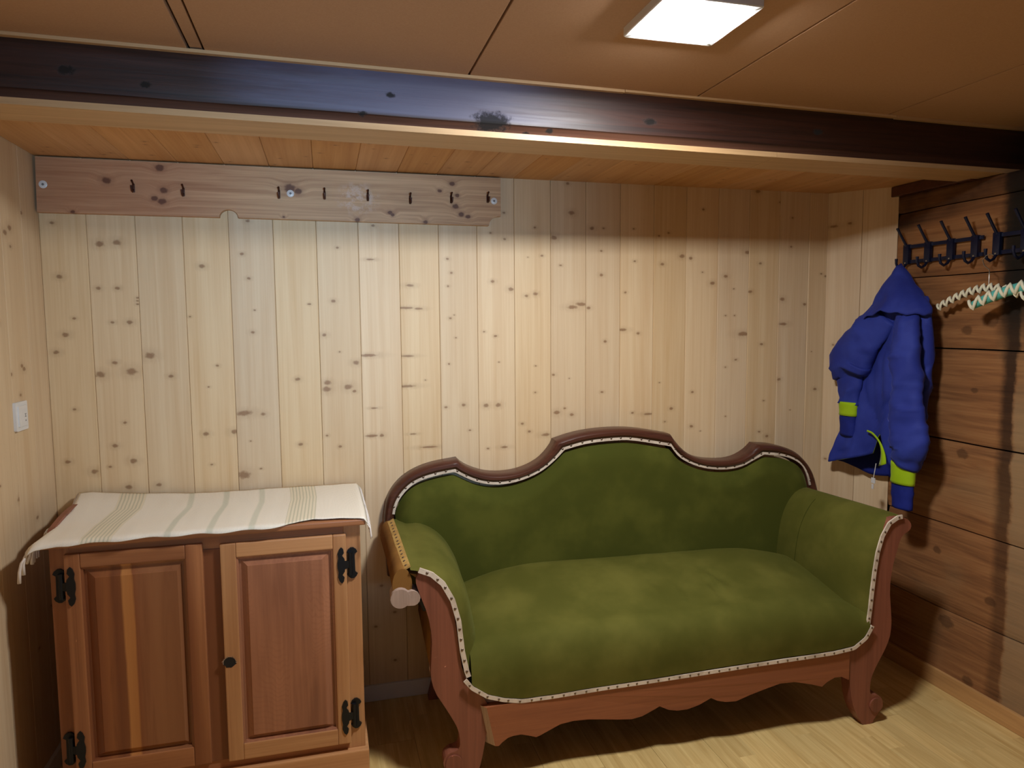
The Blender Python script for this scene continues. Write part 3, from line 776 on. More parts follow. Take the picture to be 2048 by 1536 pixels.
# raised lip along the left end and back of the top
lip = [(2.24, .850)] + [(2.24 + .20 * t, .850 + .026 * math.sin(t * PI / 2)) for t in [i / 8 for i in range(1, 9)]] + [(2.630, .876), (2.630, .850)]
cpart('side_lip', MB().prism(lip, -.787, -.772, lambda p, d: (d, p[0], p[1] - (.02 if p[1] < .851 else 0))), M['sofa_wood'], smooth=30)
def door(x0, x1, z0, z1, rx0, rx1, rz0, rz1, fx0, fx1, fz0, fz1, pm, sm, hm):
    y0 = 2.142
    d = empty('door', (x0 - CX, y0 - CY, z0)); d.parent = cab
    og = (x0, y0, z0)
    P_ = lambda n, mb, m, s=None: build(n, mb, m, d, (0, 0, 0), og, s)
    P_('door_stile', MB().box(x0, rx0, y0, y0 + .018, z0, z1, bev=.003), sm)
    P_('door_stile', MB().box(rx1, x1, y0, y0 + .018, z0, z1, bev=.003), sm)
    P_('door_rail', MB().box(rx0, rx1, y0, y0 + .018, rz1, z1, bev=.003), hm)
    P_('door_rail', MB().box(rx0, rx1, y0, y0 + .018, z0, rz0, bev=.003), hm)
    # moulded edge, sunk margin, bevel and raised field
    loops = []
    def L(a, b, c, e, y): return [(a, y, c), (b, y, c), (b, y, e), (a, y, e)]
    q = .006
    loops = [L(rx0, rx1, rz0, rz1, y0 + .003), L(rx0 + q, rx1 - q, rz0 + q, rz1 - q, y0 + .006), L(rx0 + q, rx1 - q, rz0 + q, rz1 - q, y0 + .013), L(rx0 + .012, rx1 - .012, rz0 + .012, rz1 - .012, y0 + .013),
             L(fx0, fx1, fz0, fz1, y0 + .004), L(fx0 + .002, fx1 - .002, fz0 + .002, fz1 - .002, y0 + .0022)]
    mb = MB().grid(loops, closed_v=True); k = len(mb.v) - 4; mb.cap([k, k + 1, k + 2, k + 3])
    o = build('door_panel', mb, pm, d, (-x0, -y0, -z0), (0, 0, 0), None)
    return d
dl = door(-.712, -.358, .148, .812, -.672, -.404, .206, .772, -.640, -.425, .228, .742, M['panel_l'], M['walnut'], M['walnut_h'])
dr = door(-.311, .045, .144, .806, -.268, .006, .194, .764, -.240, -.024, .214, .737, M['panel_r'], M['walnut_pale_v'], M['walnut_pale'])
# butterfly hinges: a scrolled leaf on the door, a bar with flared ends on the frame
def hinge(xd, xf, zc, s):
    """xd door leaf x, xf frame leaf x, s = +1 when the frame is to the right"""
    g = empty('hinge', (xf - CX, 2.1595 - CY, zc)); g.parent = cab
    og = (xf, 2.1595, zc)
    leaf = [(-.004, .050), (.002, .056), (.008, .050), (.010, .038), (.004, .030), (.011, .020), (.013, .006), (.013, -.006), (.011, -.020), (.004, -.030), (.010, -.038), (.008, -.050), (.002, -.056), (-.004, -.050), (-.009, -.036), (-.007, -.022), (-.010, -.008), (-.010, .008), (-.007, .022), (-.009, .036)]
    y0 = 2.1385
    xz = lambda p, d: (xd + s * p[0], d, zc + p[1])
    build('door_leaf', MB().prism(leaf, y0, y0 + .004, xz), M['iron'], g, (0, 0, 0), og, 30)
    fr = [(-.008, .028), (-.016, .034), (-.012, .042), (-.004, .048), (.004, .048), (.012, .042), (.016, .034), (.008, .028), (.009, -.028), (.016, -.034), (.012, -.042), (.004, -.048), (-.004, -.048), (-.012, -.042), (-.016, -.034), (-.009, -.028)]
    build('frame_leaf', MB().prism(fr, 2.154, 2.1605, lambda p, d: (xf + p[0], d, zc + p[1])), M['iron'], g, (0, 0, 0), og, 30)
    mb = MB().tube([(xf - s * .006, 2.149, zc + .036), (xf - s * .006, 2.149, zc - .036)], .007, 10)
    mb.add([(xd + s * .008, y0 + .001, zc - .014), (xd + s * .008, y0 + .001, zc + .014), (xf, 2.146, zc - .008), (xf, 2.146, zc + .008), (xd + s * .008, y0 + .005, zc - .014), (xd + s * .008, y0 + .005, zc + .014), (xf, 2.153, zc - .008), (xf, 2.153, zc + .008)],
           [(0, 2, 3, 1), (4, 5, 7, 6), (0, 1, 5, 4), (2, 6, 7, 3), (0, 4, 6, 2), (1, 3, 7, 5)])
    build('pin', mb, M['iron'], g, (0, 0, 0), og, 40)
hinge(-.695, -.729, .722, -1); hinge(-.695, -.729, .248, -1)
hinge(.028, .062, .712, 1); hinge(.028, .062, .231, 1)
# torn out knob hole with splintered rim
mb = MB(); n = 18
rr = [0.0180 * (1 + random.uniform(-.14, .12)) for _ in range(n)]
ringp = lambda k, y: [(-.297 + rr[i] * k * math.cos(2 * PI * i / n), y, .451 + rr[i] * k * .92 * math.sin(2 * PI * i / n)) for i in range(n)]
mb.grid([ringp(1.0, 2.1412), ringp(.85, 2.1414), ringp(.0, 2.1415)], closed_v=True)
kh = cpart('knob_hole', mb, M['hole'])
mb = MB()
for i in range(16):
    a = PI * (-.05 + 1.1 * i / 15); r0 = .0168; r1 = .0168 + random.uniform(.002, .007)
    p0 = (-.297 + r0 * math.cos(a), 2.1412, .451 + r0 * .92 * math.sin(a)); p1 = (-.297 + r1 * math.cos(a + .1), 2.1395, .451 + r1 * .95 * math.sin(a + .1))
    mb.tube([p0, p1], [.0011, .0003], 4)
build('splinters', mb, M['splinter'], kh, (0, 0, 0), CO_)

# ------------------------------------------------------------------ table runner on the cabinet
run = empty('table_runner', (CX, 2.36, .852)); tag(run, 'cream woven table runner with pale green stripes and fringe on the cabinet', 'table runner')
NU, NV = 90, 30
def edge_front(u):   # y of the front edge along the runner
    return lerp_poly([(0, 2.102), (.08, 2.118), (.2, 2.120), (.36, 2.124), (.52, 2.122), (.66, 2.122), (.76, 2.135), (.82, 2.165), (.9, 2.15), (1, 2.134)], u) + .003 * math.sin(u * 43) 
def rz(x, y):
    z = .8535
    # rides over the lip at the left back
    lz = .8535 + .026 * max(0, min(1, (y - 2.30) / .22)) if y > 2.30 else .8535
    wgt = max(0, min(1, (-.40 - x) / .37)) ** 1.5
    z = z + (lz - z) * wgt
    return z
rows = []; along = []
for i in range(NU + 1):
    u = i / NU
    row = []
    for j in range(NV + 1):
        v = j / NV
        xl = lerp_poly([(0, -.788), (.3, -.792), (.6, -.775), (.8, -.79), (1, -.812)], v); xr = lerp_poly([(0, .109), (.3, .112), (1, .106)], v)
        x = xl + (xr - xl) * u
        y = edge_front(u) + (2.622 - edge_front(u)) * v
        z = rz(x, y) + .0018 * noise.noise((x * 9, y * 7, 2)) + .0012 * noise.noise((x * 30, y * 4, 5))
        # droop over the edges of the top board
        if y < 2.136: z -= (2.136 - y) * .55
        if x < -.775 and y < 2.27: z -= (-.775 - x) * .9
        if x > .100: z -= (x - .100) * 1.6
        row.append((x, y, z)); along.append(u)
    rows.append(row)
mb = MB().grid(rows)
cl = build('cloth', mb, M['runner'], run, (0, 0, 0), (CX, 2.36, .852), 180)
at = cl.data.attributes.new('along', 'FLOAT', 'POINT'); at.data.foreach_set('value', along)
sm_ = cl.modifiers.new('thick', 'SOLIDIFY'); sm_.thickness = 0.0022; sm_.offset = 1
mb = MB()
for k in range(26):                     # left end
    v = k / 25.0
    j = min(NV, int(round(v * NV))); p = Vector(rows[0][j])
    L = random.uniform(.05, .066); sw = random.uniform(-.004, .004)
    mb.tube([p, p + Vector((-.008, sw, -.012)), p + Vector((-.013, sw * 1.5, -.035)), p + Vector((-.016 + random.uniform(-.006, .003), sw * 2, -L))], [.0026, .0036, .0042, .0052], 5)
for k in range(30):
    v = k / 29.0
    j = min(NV, int(round(v * NV))); p = Vector(rows[NU][j])
    L = random.uniform(.04, .07); sw = random.uniform(-.006, .004)
    mb.tube([p, p + Vector((.008, sw, -.012)), p + Vector((.010, sw * 1.5, -.035)), p + Vector((.010 + random.uniform(-.003, .008), sw * 2, -L))], [.002, .0028, .003, .0012], 5)
fr = build('fringe', mb, M['fringe'], run, (0, 0, 0), (CX, 2.36, .852), 180); fr['kind'] = 'stuff'

# ------------------------------------------------------------------ sofa (local frame: x along, y back, z up)
sofa = empty('sofa', (1.11, 2.04, 0), (0, 0, -math.radians(2.8)))
tag(sofa, 'old green velvet sofa with carved dark wood frame and broken left arm', 'sofa')
CO = [[(-.943,.722),(-.933,.79),(-.903,.841),(-.852,.884),(-.775,.915),(-.664,.929)],[(-.664,.929),(-.651,.913),(-.613,.89),(-.552,.868),(-.481,.864),(-.41,.874),(-.338,.907),(-.292,.958),(-.281,.984)],[(-.281,.984),(-.201,1.008),(-.107,1.02),(-.015,1.022),(.044,1.018),(.112,1.007),(.198,.99)],[(.198,.99),(.213,.968),(.259,.916),(.328,.882),(.42,.87),(.492,.874),(.552,.902),(.583,.933)],[(.583,.933),(.676,.926),(.762,.897),(.817,.845),(.852,.79),(.873,.72)]]
CI = [[(-.905,.719),(-.896,.771),(-.866,.816),(-.823,.851),(-.751,.872),(-.678,.882)],[(-.678,.882),(-.647,.865),(-.605,.843),(-.552,.827),(-.486,.823),(-.41,.837),(-.339,.866),(-.283,.909),(-.246,.947)],[(-.246,.947),(-.154,.97),(-.015,.977),(.044,.972),(.198,.941)],[(.198,.941),(.229,.898),(.28,.867),(.349,.843),(.432,.833),(.513,.841),(.574,.872),(.614,.889)],[(.614,.889),(.698,.881),(.774,.853),(.813,.807),(.832,.733)]]
YBK = 0.52
def v3(p): return Vector((p[0], p[1], 0))
outer = []; inner = []
for a, b in zip(CO, CI):
    A_ = resample(soften([v3(p) for p in a], 2), 22); B_ = resample(soften([v3(p) for p in b], 2), 22)
    if outer: A_, B_ = A_[1:], B_[1:]
    outer += A_; inner += B_
# run both ends down behind the arms
outer = [v3((-.935, .50)), v3((-.942, .62))] + outer + [v3((.872, .62)), v3((.86, .50))]
inner = [v3((-.900, .50)), v3((-.905, .62))] + inner + [v3((.835, .62)), v3((.825, .50))]
rows = []
for o_, i_ in zip(outer, inner):
    row = []
    for t, y in ((1.0, YBK + .055), (1.0, YBK + .012), (0.97, YBK - .002), (.86, YBK - .012), (.68, YBK - .018), (.45, YBK - .018), (.22, YBK - .010), (.05, YBK - .001), (0.0, YBK + .006), (-.15, YBK + .055)):
        p = i_.lerp(o_, t); row.append((p.x, y, p.y))
    rows.append(row)
mb = MB().grid(rows, closed_v=True); nv = len(rows[0])
mb.cap(list(range(nv))); mb.cap([len(mb.v) - nv + k for k in reversed(range(nv))])
build('crest_rail', mb, M['crest'], sofa, smooth=35)

# backrest upholstery
def itop(x):
    best = None
    for a, b in zip(inner, inner[1:]):
        lo, hi = min(a.x, b.x), max(a.x, b.x)
        if lo - 1e-9 <= x <= hi + 1e-9 and hi - lo > 1e-6:
            z = a.y + (b.y - a.y) * (x - a.x) / (b.x - a.x)
            best = z if best is None else max(best, z)
    return best if best is not None else .72
NXB, NZB = 120, 26
rows = []
for i in range(NXB + 1):
    x = -.900 + (.826 + .900) * i / NXB
    zt = itop(x) - .0125; zb = .40
    ex = min(1, min(x + .905, .835 - x) / .07)
    row = []
    for j in range(NZB + 1):
        t = j / NZB; z = zb + (zt - zb) * t
        edge = min(1.0, (zt - z) / .06)
        puff = .030 * (1 - (1 - max(0, edge)) ** 1.6) * (1 - (1 - max(0, ex)) ** 2)
        lean = .03 * (1 - min(1, (z - .4) / .55))
        y = YBK + .004 - puff - lean * max(0, edge) + .002 * noise.noise((x * 4, z * 4, 0))
        row.append((x, y, z))
    rows.append(row)
mb = MB().grid(rows)
build('backrest', mb, M['velvet_dark'], sofa, smooth=180)
build('back_panel', MB().box(-.76, .76, YBK + .02, YBK + .045, .22, .80), M['sack'], sofa)

# gimp tape with nail heads: a ribbon along a polyline in a plane, offset to one side
def ribbon(pts, nrmf, width, side, th=.003):
    """pts: Vectors 3D; nrmf: outward normal of the surface; side: +1/-1 for the lay of the ribbon"""
    rows = []
    for i, p in enumerate(pts):
        t = (pts[min(i + 1, len(pts) - 1)] - pts[max(i - 1, 0)]).normalized()
        n = nrmf; s_ = t.cross(n).normalized() * side
        rows.append([p - n * .002, p + n * th, p + s_ * width + n * th, p + s_ * width - n * .002])
    mb = MB().grid(rows, closed_v=True); mb.cap([0, 1, 2, 3]); k = len(mb.v) - 4; mb.cap([k + 3, k + 2, k + 1, k])
    return mb, rows
def nails(rows, step, nrm, r=.0042):
    mb = MB(); acc = step * .5; prev = None
    for rw in rows:
        c = (Vector(rw[1]) + Vector(rw[2])) / 2
        if prev is not None:
            acc += (c - prev).length
            if acc >= step:
                acc -= step * random.uniform(.92, 1.08); mb.dome(c, nrm, r, .55, 8)
        prev = c
    return mb
fn = Vector((0, -1, 0))
def taped(pts2, y, width, side, step, mat=None, dense=160, nr=.0042):
    pts = [Vector((p[0], y, p[1])) for p in resample([v3(p) if len(p) == 2 else p for p in pts2], dense)]
    mb, rows = ribbon(pts, fn, width, side)
    t = build('gimp_tape', mb, mat or M['tape'], sofa)
    nl = build('nail_heads', nails(rows, step, fn, nr), M['nail'], t, smooth=60); nl['kind'] = 'stuff'
    return t
taped([Vector((p.x, p.y, 0)) for p in inner[3:-3]], YBK - .0075, .0175, -1, .042, dense=300, nr=.0045)

# front legs with scroll feet, one board each
RL = [(.785,.744),(.81,.752),(.84,.750),(.864,.738),(.878,.718),(.872,.700),(.852,.690),(.834,.672),(.822,.63),(.803,.56),(.798,.487),(.806,.42),(.812,.36),(.806,.31),(.784,.262),(.756,.215),(.737,.175),(.732,.135),(.736,.112),(.750,.106),(.768,.104),(.783,.092),(.789,.072),(.782,.050),(.766,.030),(.752,.012),(.748,0),(.708,0),(.702,.012),(.684,.038),(.668,.072),(.658,.11),(.652,.15),(.646,.19),(.628,.212),(.605,.24),(.60,.300),(.642,.306),(.680,.325),(.702,.352),(.718,.40),(.724,.47),(.731,.55),(.742,.63),(.760,.69)]
def leg(outl, y0, y1, mir, rot=0.0, piv=(0, 0), name='leg'):
    q = soften_closed([v3(p) for p in outl], 1)
    pts = []
    for p in q:
        x, z = p.x, p.y
        x2, z2 = x - piv[0], z - piv[1]
        x, z = piv[0] + x2 * math.cos(rot) + z2 * math.sin(rot), piv[1] - x2 * math.sin(rot) + z2 * math.cos(rot)
        pts.append((x * mir, max(0, z)))
    mb = MB().prism(pts, y0, y1, lambda p, d: (p[0], d, p[1]))
    return build(name, mb, M['sofa_wood'], sofa), pts
lr, _ = leg(RL, -.004, .044, 1)
LL = [(.80,.690),(.83,.690),(.842,.672),(.832,.63),(.809,.56),(.800,.487),(.806,.42),(.812,.36),(.802,.31),(.776,.262),(.752,.215),(.735,.175),(.731,.135),(.736,.112),(.750,.106),(.768,.104),(.783,.092),(.789,.072),(.782,.050),(.766,.030),(.752,.012),(.748,0),(.692,0),(.682,.02),(.668,.06),(.656,.11),(.648,.15),(.630,.195),(.634,.235),(.648,.262),(.66,.285),(.694,.318),(.712,.352),(.716,.40),(.722,.47),(.727,.53),(.737,.60),(.758,.66)]
ROT = math.radians(2.2)
ll, _ = leg(LL, -.004, .044, -1, ROT, (.72, 0))
for l_, s_ in ((lr, 1), (ll, -1)):        # scroll volutes turned on the feet
    mb = MB().tube([(s_ * .758, -.010, .070), (s_ * .758, .050, .070)], .026, 16)
    build('scroll', mb, M['sofa_wood'], l_, smooth=40)
for s_ in (1, -1):
    pr = [(.74, .46), (.80, .46), (.78, .25), (.76, .12), (.79, 0), (.745, 0), (.72, .12), (.72, .25)]
    build('leg', MB().prism([(x * s_, z) for x, z in pr], .47, .52, lambda p, d: (p[0], d + (.46 - p[1]) * .08, p[1])), M['sofa_wood'], sofa)

# apron with scalloped lower edge; its left end has come loose
AB = [(-.629,.117),(-.617,.116),(-.606,.126),(-.588,.138),(-.572,.142),(-.545,.143),(-.518,.135),(-.496,.127),(-.484,.130),(-.445,.146),(-.416,.158),(-.372,.163),(-.322,.161),(-.272,.154),(-.221,.146),(-.17,.14),(-.134,.145),(-.098,.159),(-.072,.171),(-.041,.155),(-.009,.148),(.028,.148),(.07,.158),(.113,.177),(.135,.165),(.168,.156),(.206,.154),(.255,.169),(.31,.183),(.371,.197),(.428,.196),(.491,.18),(.535,.166),(.555,.181),(.585,.194),(.612,.193),(.641,.178)]
ap = AB + [(.641, .296), (.3, .286), (-.1, .272), (-.35, .262), (-.45, .256), (-.655, .246)]
n = len(ap)
fr_ = [(x, -.010 - .012 * max(0, (-.1 - x) / .53), z) for x, z in ap]
bk_ = [(x - (.034 if x < -.615 else 0), .022 - .006 * max(0, (-.1 - x) / .53), z) for x, z in ap]
mb = MB().add(fr_ + bk_, [tuple(range(n)), tuple(reversed(range(n, 2 * n)))] + [(i, i + n, (i + 1) % n + n, (i + 1) % n) for i in range(n)])
mb.m[2 + n - 1] = 1
build('apron', mb, [M['sofa_apron'], M['raw_wood']], sofa)
build('underside', MB().box(-.70, .70, .05, .52, .225, .232), M['hole'], sofa)
build('seat_rail', MB().box(-.66, .60, .004, .05, .235, .285), M['raw_wood'], sofa)
build('side_rail', MB().box(.70, .76, .04, .50, .22, .32), M['sofa_wood'], sofa)
build('side_rail', MB().box(-.76, -.70, .04, .50, .22, .32), M['sofa_wood'], sofa)

# seat cushion: wraps from the tape line over the front and back to the backrest
SB = [(-.70,.325),(-.672,.302),(-.64,.285),(-.6,.272),(-.544,.262),(-.445,.264),(-.277,.271),(-.103,.277),(.076,.283),(.261,.290),(.452,.295),(.569,.299),(.648,.308),(.692,.338),(.712,.37)]
NXS, NT_ = 110, 44
rows = []
for i in range(NXS + 1):
    x = -.70 + 1.412 * i / NXS
    zb = lerp_poly(SB, x)
    xe = min((x + .74), (.75 - x))
    crown = 1 - (1 - min(1, xe / .42)) ** 2.2
    zt_f = .415 + .05 * crown; zt_b = .455 + .085 * crown
    row = []
    for j in range(NT_ + 1):
        t = j / NT_
        if t < .42:                   # front roll
            a = (t / .42) * PI / 2
            e_ = min(1.0, max(0.0, min(x + .70, .71 - x)) / .16) ** .6
            y = .075 - .094 * math.cos(a) ** .9 if a < PI / 2 else .075
            s_ = math.sin(a)
            bulge = math.sin(a * 2) * .016 * e_
            y -= bulge
            z = zb + (zt_f - zb) * s_ ** 0.95
            if j == 0: y = -.0205
        else:
            q = (t - .42) / .58
            y = .075 + .40 * q
            z = zt_f + (zt_b - zt_f) * math.sin(min(1.0, q * 1.15) * PI / 2) - (.03 * max(0, (q - .80) / .2) ** 2)
        d = .004 * noise.noise((x * 3.2, y * 4, z * 3)) + .0015 * noise.noise((x * 11, y * 9, z * 9))
        # a few creases pressed into the velvet
        for (cx, cy, ax, ay, ln, wd, dp) in ((.222, .20, .35, -.94, .045, .012, .009), (.21, .155, .1, -1, .06, .011, -.006), (.245, .215, .55, -.83, .05, .014, -.008), (.06, .16, .25, -.97, .05, .012, .004), (-.02, .18, .3, -.95, .05, .013, .004)):
            dx, dy = x - cx, y - cy
            al = dx * ax + dy * ay; pe = -dx * ay + dy * ax
            d += 1.6 * dp * math.exp(-(al / ln) ** 2 - (pe / wd) ** 2)
        if t < .5:
            d += .0022 * math.sin(x * 95 + 3 * noise.noise((x * 6, 0, 0))) * max(0, (.25 - abs(t - .12))) * 2 * (1 if x < -.45 else .25)
        row.append((x, y - (d if t < .42 else 0), z + (d if t >= .3 else 0)))
    rows.append(row)
build('seat', MB().grid(rows), M['velvet'], sofa, smooth=180)
taped([(-.716,.345),(-.695,.318),(-.648,.286),(-.6,.270),(-.544,.259),(-.445,.261),(-.277,.268),(-.103,.273),(.076,.279),(.261,.286),(.452,.291),(.569,.295),(.648,.304),(.692,.334),(.716,.375)], -.0185, .0125, 1, .036, dense=200, nr=.0038)

# padded arms: section curve swept from the front board to the backrest
SEC = [(.690,.33),(.714,.38),(.722,.43),(.726,.49),(.732,.56),(.742,.63),(.758,.685),(.782,.730),(.812,.748),(.845,.750),(.864,.742),(.872,.722),(.866,.700)]
SECL = [(.690,.33),(.712,.365),(.728,.43),(.736,.49),(.744,.54),(.760,.598),(.788,.645),(.820,.676),(.855,.692),(.880,.697)]
def arm(mir, shift, name, mat, sec, rise=-.02, flare=-.022, puffy=1.0):
    P_ = [p for p in resample(soften([v3(p) for p in sec], 2), 34)]
    nrmv = []
    for i, p in enumerate(P_):
        t = (P_[min(i + 1, len(P_) - 1)] - P_[max(i - 1, 0)]).normalized(); nrmv.append(Vector((-t.y, t.x, 0)))
    rows = []; NYA = 34
    for j in range(NYA + 1):
        q = j / NYA
        y = .0 + .515 * (q ** 1.4)
        row = []
        for i, p in enumerate(P_):
            s_ = i / (len(P_) - 1)
            b = .044 * (1 - math.exp(-max(0, y - .002) / .035)) * (1 - math.exp(-s_ / .05) if s_ < .5 else math.sin(min(1, s_ * 1.12) * PI) ** .7) * puffy + .035 * (y / .5) * max(0, 1 - s_ * 1.1)
            b += .0022 * noise.noise((p.x * 8, y * 8, p.y * 8))
            if y < .10 and .25 < s_ < .75: b += .0026 * math.sin(p.y * 210) * (1 - y / .10)
            if s_ > .86: b *= (1 - s_) / .14
            z = p.y + nrmv[i].y * b + rise * (y / .5)
            x = p.x + nrmv[i].x * b + flare * (y / .5) * s_
            row.append(((x + shift(z)) * mir, y, z))
        rows.append(row)
    ol = [(p.x - nrmv[i].x * .014, p.y - nrmv[i].y * .014) for i, p in enumerate(P_)] + [(.80, .62), (.78, .40), (.76, .32)]
    ol = [((x + shift(z)) * mir, z) for x, z in ol]
    o = build(name, MB().grid(rows), mat, sofa, smooth=180)
    build('arm_core', MB().prism(ol, .010, .49, lambda p, d: (p[0], d, p[1] + rise * d / .5)), M['sack'], sofa)
    return o, rows
armR, rR = arm(1, lambda z: 0.0, 'arm_pad', M['velvet'], SEC)
armL, rL = arm(-1, lambda z: 0.0, 'arm_pad', M['velvet'], SECL, .018, .026, 1.3)
# seam piping down the right pad
mb = MB().tube([Vector(p) + Vector((-.0015, 0, 0)) for p in rR[26][2:26]], .0012, 5); build('seam', mb, M['velvet_dark'], armR)
taped([(.716,.375),(.7225,.43),(.727,.49),(.734,.56),(.744,.63),(.760,.685),(.785,.727),(.815,.744),(.832,.746)], -.0105, .014, -1, .036, dense=120)
def lsh(p): return ((p[0] + (p[1] - .05) * math.sin(ROT) + .012 * max(0, (p[1] - .5) / .2)) * -1, p[1])
taped([(-.716,.345),(-.722,.365),(-.735,.431),(-.745,.528),(-.762,.593),(-.790,.646),(-.822,.676),(-.859,.692)], -.0105, .0155, 1, .036, dense=120, nr=.0045)
# outer roll of the broken left arm, its scroll end hanging out of place, and the tan tape on top
path = [Vector((-.905, .010, .648)), Vector((-.908, .1, .650)), Vector((-.915, .3, .655)), Vector((-.928, .50, .662))]
rows = []
for p in path:
    rows.append([p + Vector((.030 * math.cos(a), 0, .052 * math.sin(a))) for a in [2 * PI * k / 20 for k in range(20)]])
mb = MB().grid(rows, closed_v=True); mb.cap([60 + k for k in reversed(range(20))]); mb.cap(list(range(20)))
roll = build('arm_roll', mb, M['sack'], sofa, smooth=40)
mb = MB().tube([(-.912, -.006, .612), (-.912, .055, .614)], .030, 18).tube([(-.876, -.004, .610), (-.876, .05, .612)], .024, 14)
mb.box(-.912, -.870, -.004, .05, .588, .632)
build('scroll_end', mb, M['raw_wood'], sofa, smooth=30)
build('dowel', MB().tube([(-.850, .010, .600), (-.836, .012, .566)], .010, 10), M['iron'], sofa, smooth=40)
mb_r = []
pts = [Vector((-.879, .015, .704)), Vector((-.886, .12, .709)), Vector((-.896, .3, .715)), Vector((-.908, .49, .722))]
pts = resample(pts, 80)
rib, rws = ribbon(pts, Vector((-.45, 0, .9)).normalized(), .024, -1)
t_ = build('gimp_tape', rib, M['tape_tan'], sofa)
nl = build('nail_heads', nails(rws, .032, Vector((-.45, 0, .9)), .0046), M['nail'], t_, smooth=60); nl['kind'] = 'stuff'
# outer side panels under the arms
for s_, rot in ((1, 0), (-1, ROT)):
    cur = [(.826, .62), (.803, .56), (.796, .487), (.802, .42), (.808, .36), (.800, .31), (.778, .262), (.752, .225)]
    cur = [((x + (z - .05) * math.sin(rot)) * s_, z) for x, z in cur]
    rows = [[(x, y, z) for x, z in cur] for y in (.042, .2, .36, .51)]
    o = build('side_panel', MB().grid(rows), M['sack'], sofa, smooth=180)
    sd = o.modifiers.new('thick', 'SOLIDIFY'); sd.thickness = .006; sd.offset = 0
    mb = MB().tube([(x + s_ * .003, .044, z) for x, z in cur], .0028, 6); build('piping', mb, M['tape'], o)

# ------------------------------------------------------------------ coat racks on the log wall
def coat_rack(y0, n, label):
    """wall strip with n hooks running from y0 towards the viewer"""
    r = empty('coat_rack', (XR, y0, 1.703)); tag(r, label, 'coat rack', 'dark blue metal coat racks on the log wall')
    sp = 0.1035
    for dz, nm in ((.030, 'rail'), (-.030, 'rail')):
        build(nm, MB().box(-.016, -.010, -sp * (n - 1) - .03, .010, dz - .007, dz + .007, bev=.001), M['navy_metal'], r)
    for k in range(n):
        y = -sp * k
        mb = MB().box(-.024, -.008, y - .014, y + .014, -.040, .040, bev=.003)
        hk = build('hook', mb, M['navy_metal'], r, smooth=30)
        pr = MB().tube([(-.020, y, .034), (-.040, y, .062), (-.058, y, .088), (-.068, y, .103)], [.0055, .005, .005, .0055], 8)
        build('upper_prong', pr, M['navy_metal'], hk, smooth=60)
        lo = MB().tube([(-.018, y, -.034), (-.030, y, -.052), (-.046, y, -.060), (-.060, y, -.052), (-.067, y, -.036), (-.067, y, -.018)], [.0055, .0052, .005, .005, .005, .006], 8)
        build('rivet', MB().dome((-.0245, y, -.034), (-1, 0, 0), .004, .5, 8), M['steel'], hk)
        build('lower_prong', lo, M['navy_metal'], hk, smooth=60)
    return r
coat_rack(2.372, 4, 'dark blue metal coat rack with four hooks, the jacket hanging from its end hook')
coat_rack(1.975, 4, 'dark blue metal coat rack holding the two yarn-covered clothes hangers')

# ------------------------------------------------------------------ clothes hangers covered in crocheted yarn
def hanger(yc, x, zt, core, label, half=0.21, r=.009, drop=.065, yawd=0.0, zr=.0044, ry=1.0, nz=15):
    h = empty('clothes_hanger', (x, yc, zt), (0, 0, math.radians(yawd))); tag(h, label, 'clothes hanger', 'crochet covered clothes hangers on the right-hand rack')
    def at(t): return Vector((0.0, t * half, -.012 - drop * abs(t) ** 1.7))
    pts = [at(-1 + 2 * i / 40) for i in range(41)]
    R = [r * (.75 + .25 * min(1, 6 * min(i, 40 - i) / 40)) for i in range(41)]
    build('bar', MB().tube(pts, R, 10), core, h, smooth=60)
    mb = MB().tube([(0, 0, -.014), (0, 0, .03), (.004, .004, .05), (0, .022, .066), (-.0, .030, .085), (0, .016, .100), (0, 0, .104), (0, -.014, .098)], .0017, 6)
    build('wire_hook', mb, M['steel'], h, smooth=60)
    # zigzag ribbon of cream yarn wound over the bar
    zz = MB()
    pts = []
    for i in range(nz * 8 + 1):
        t = -1 + 2 * i / (nz * 8); c = at(t)
        ph = (i % 8) / 8; tri = 4 * abs(ph - .5) - 1
        a = tri * 1.25 * ry
        rr_ = r + .0022
        pts.append(c + Vector((-rr_ * math.cos(a), 0, rr_ * 1.25 * math.sin(a))))
    zz.tube(pts, zr, 6)
    build('zigzag_trim', zz, M['yarn_white'], h, smooth=60)
    return h
hanger(1.955, 2.232, 1.561, M['yarn_dark'], 'cream zigzag crocheted clothes hanger, the one further from the viewer', .215, yawd=-3, zr=.0046)
hanger(1.770, 2.232, 1.563, M['yarn_teal'], 'teal clothes hanger with white zigzag crochet, cut by the picture edge', .222, .0175, yawd=9, zr=.0052, ry=.70, nz=13)

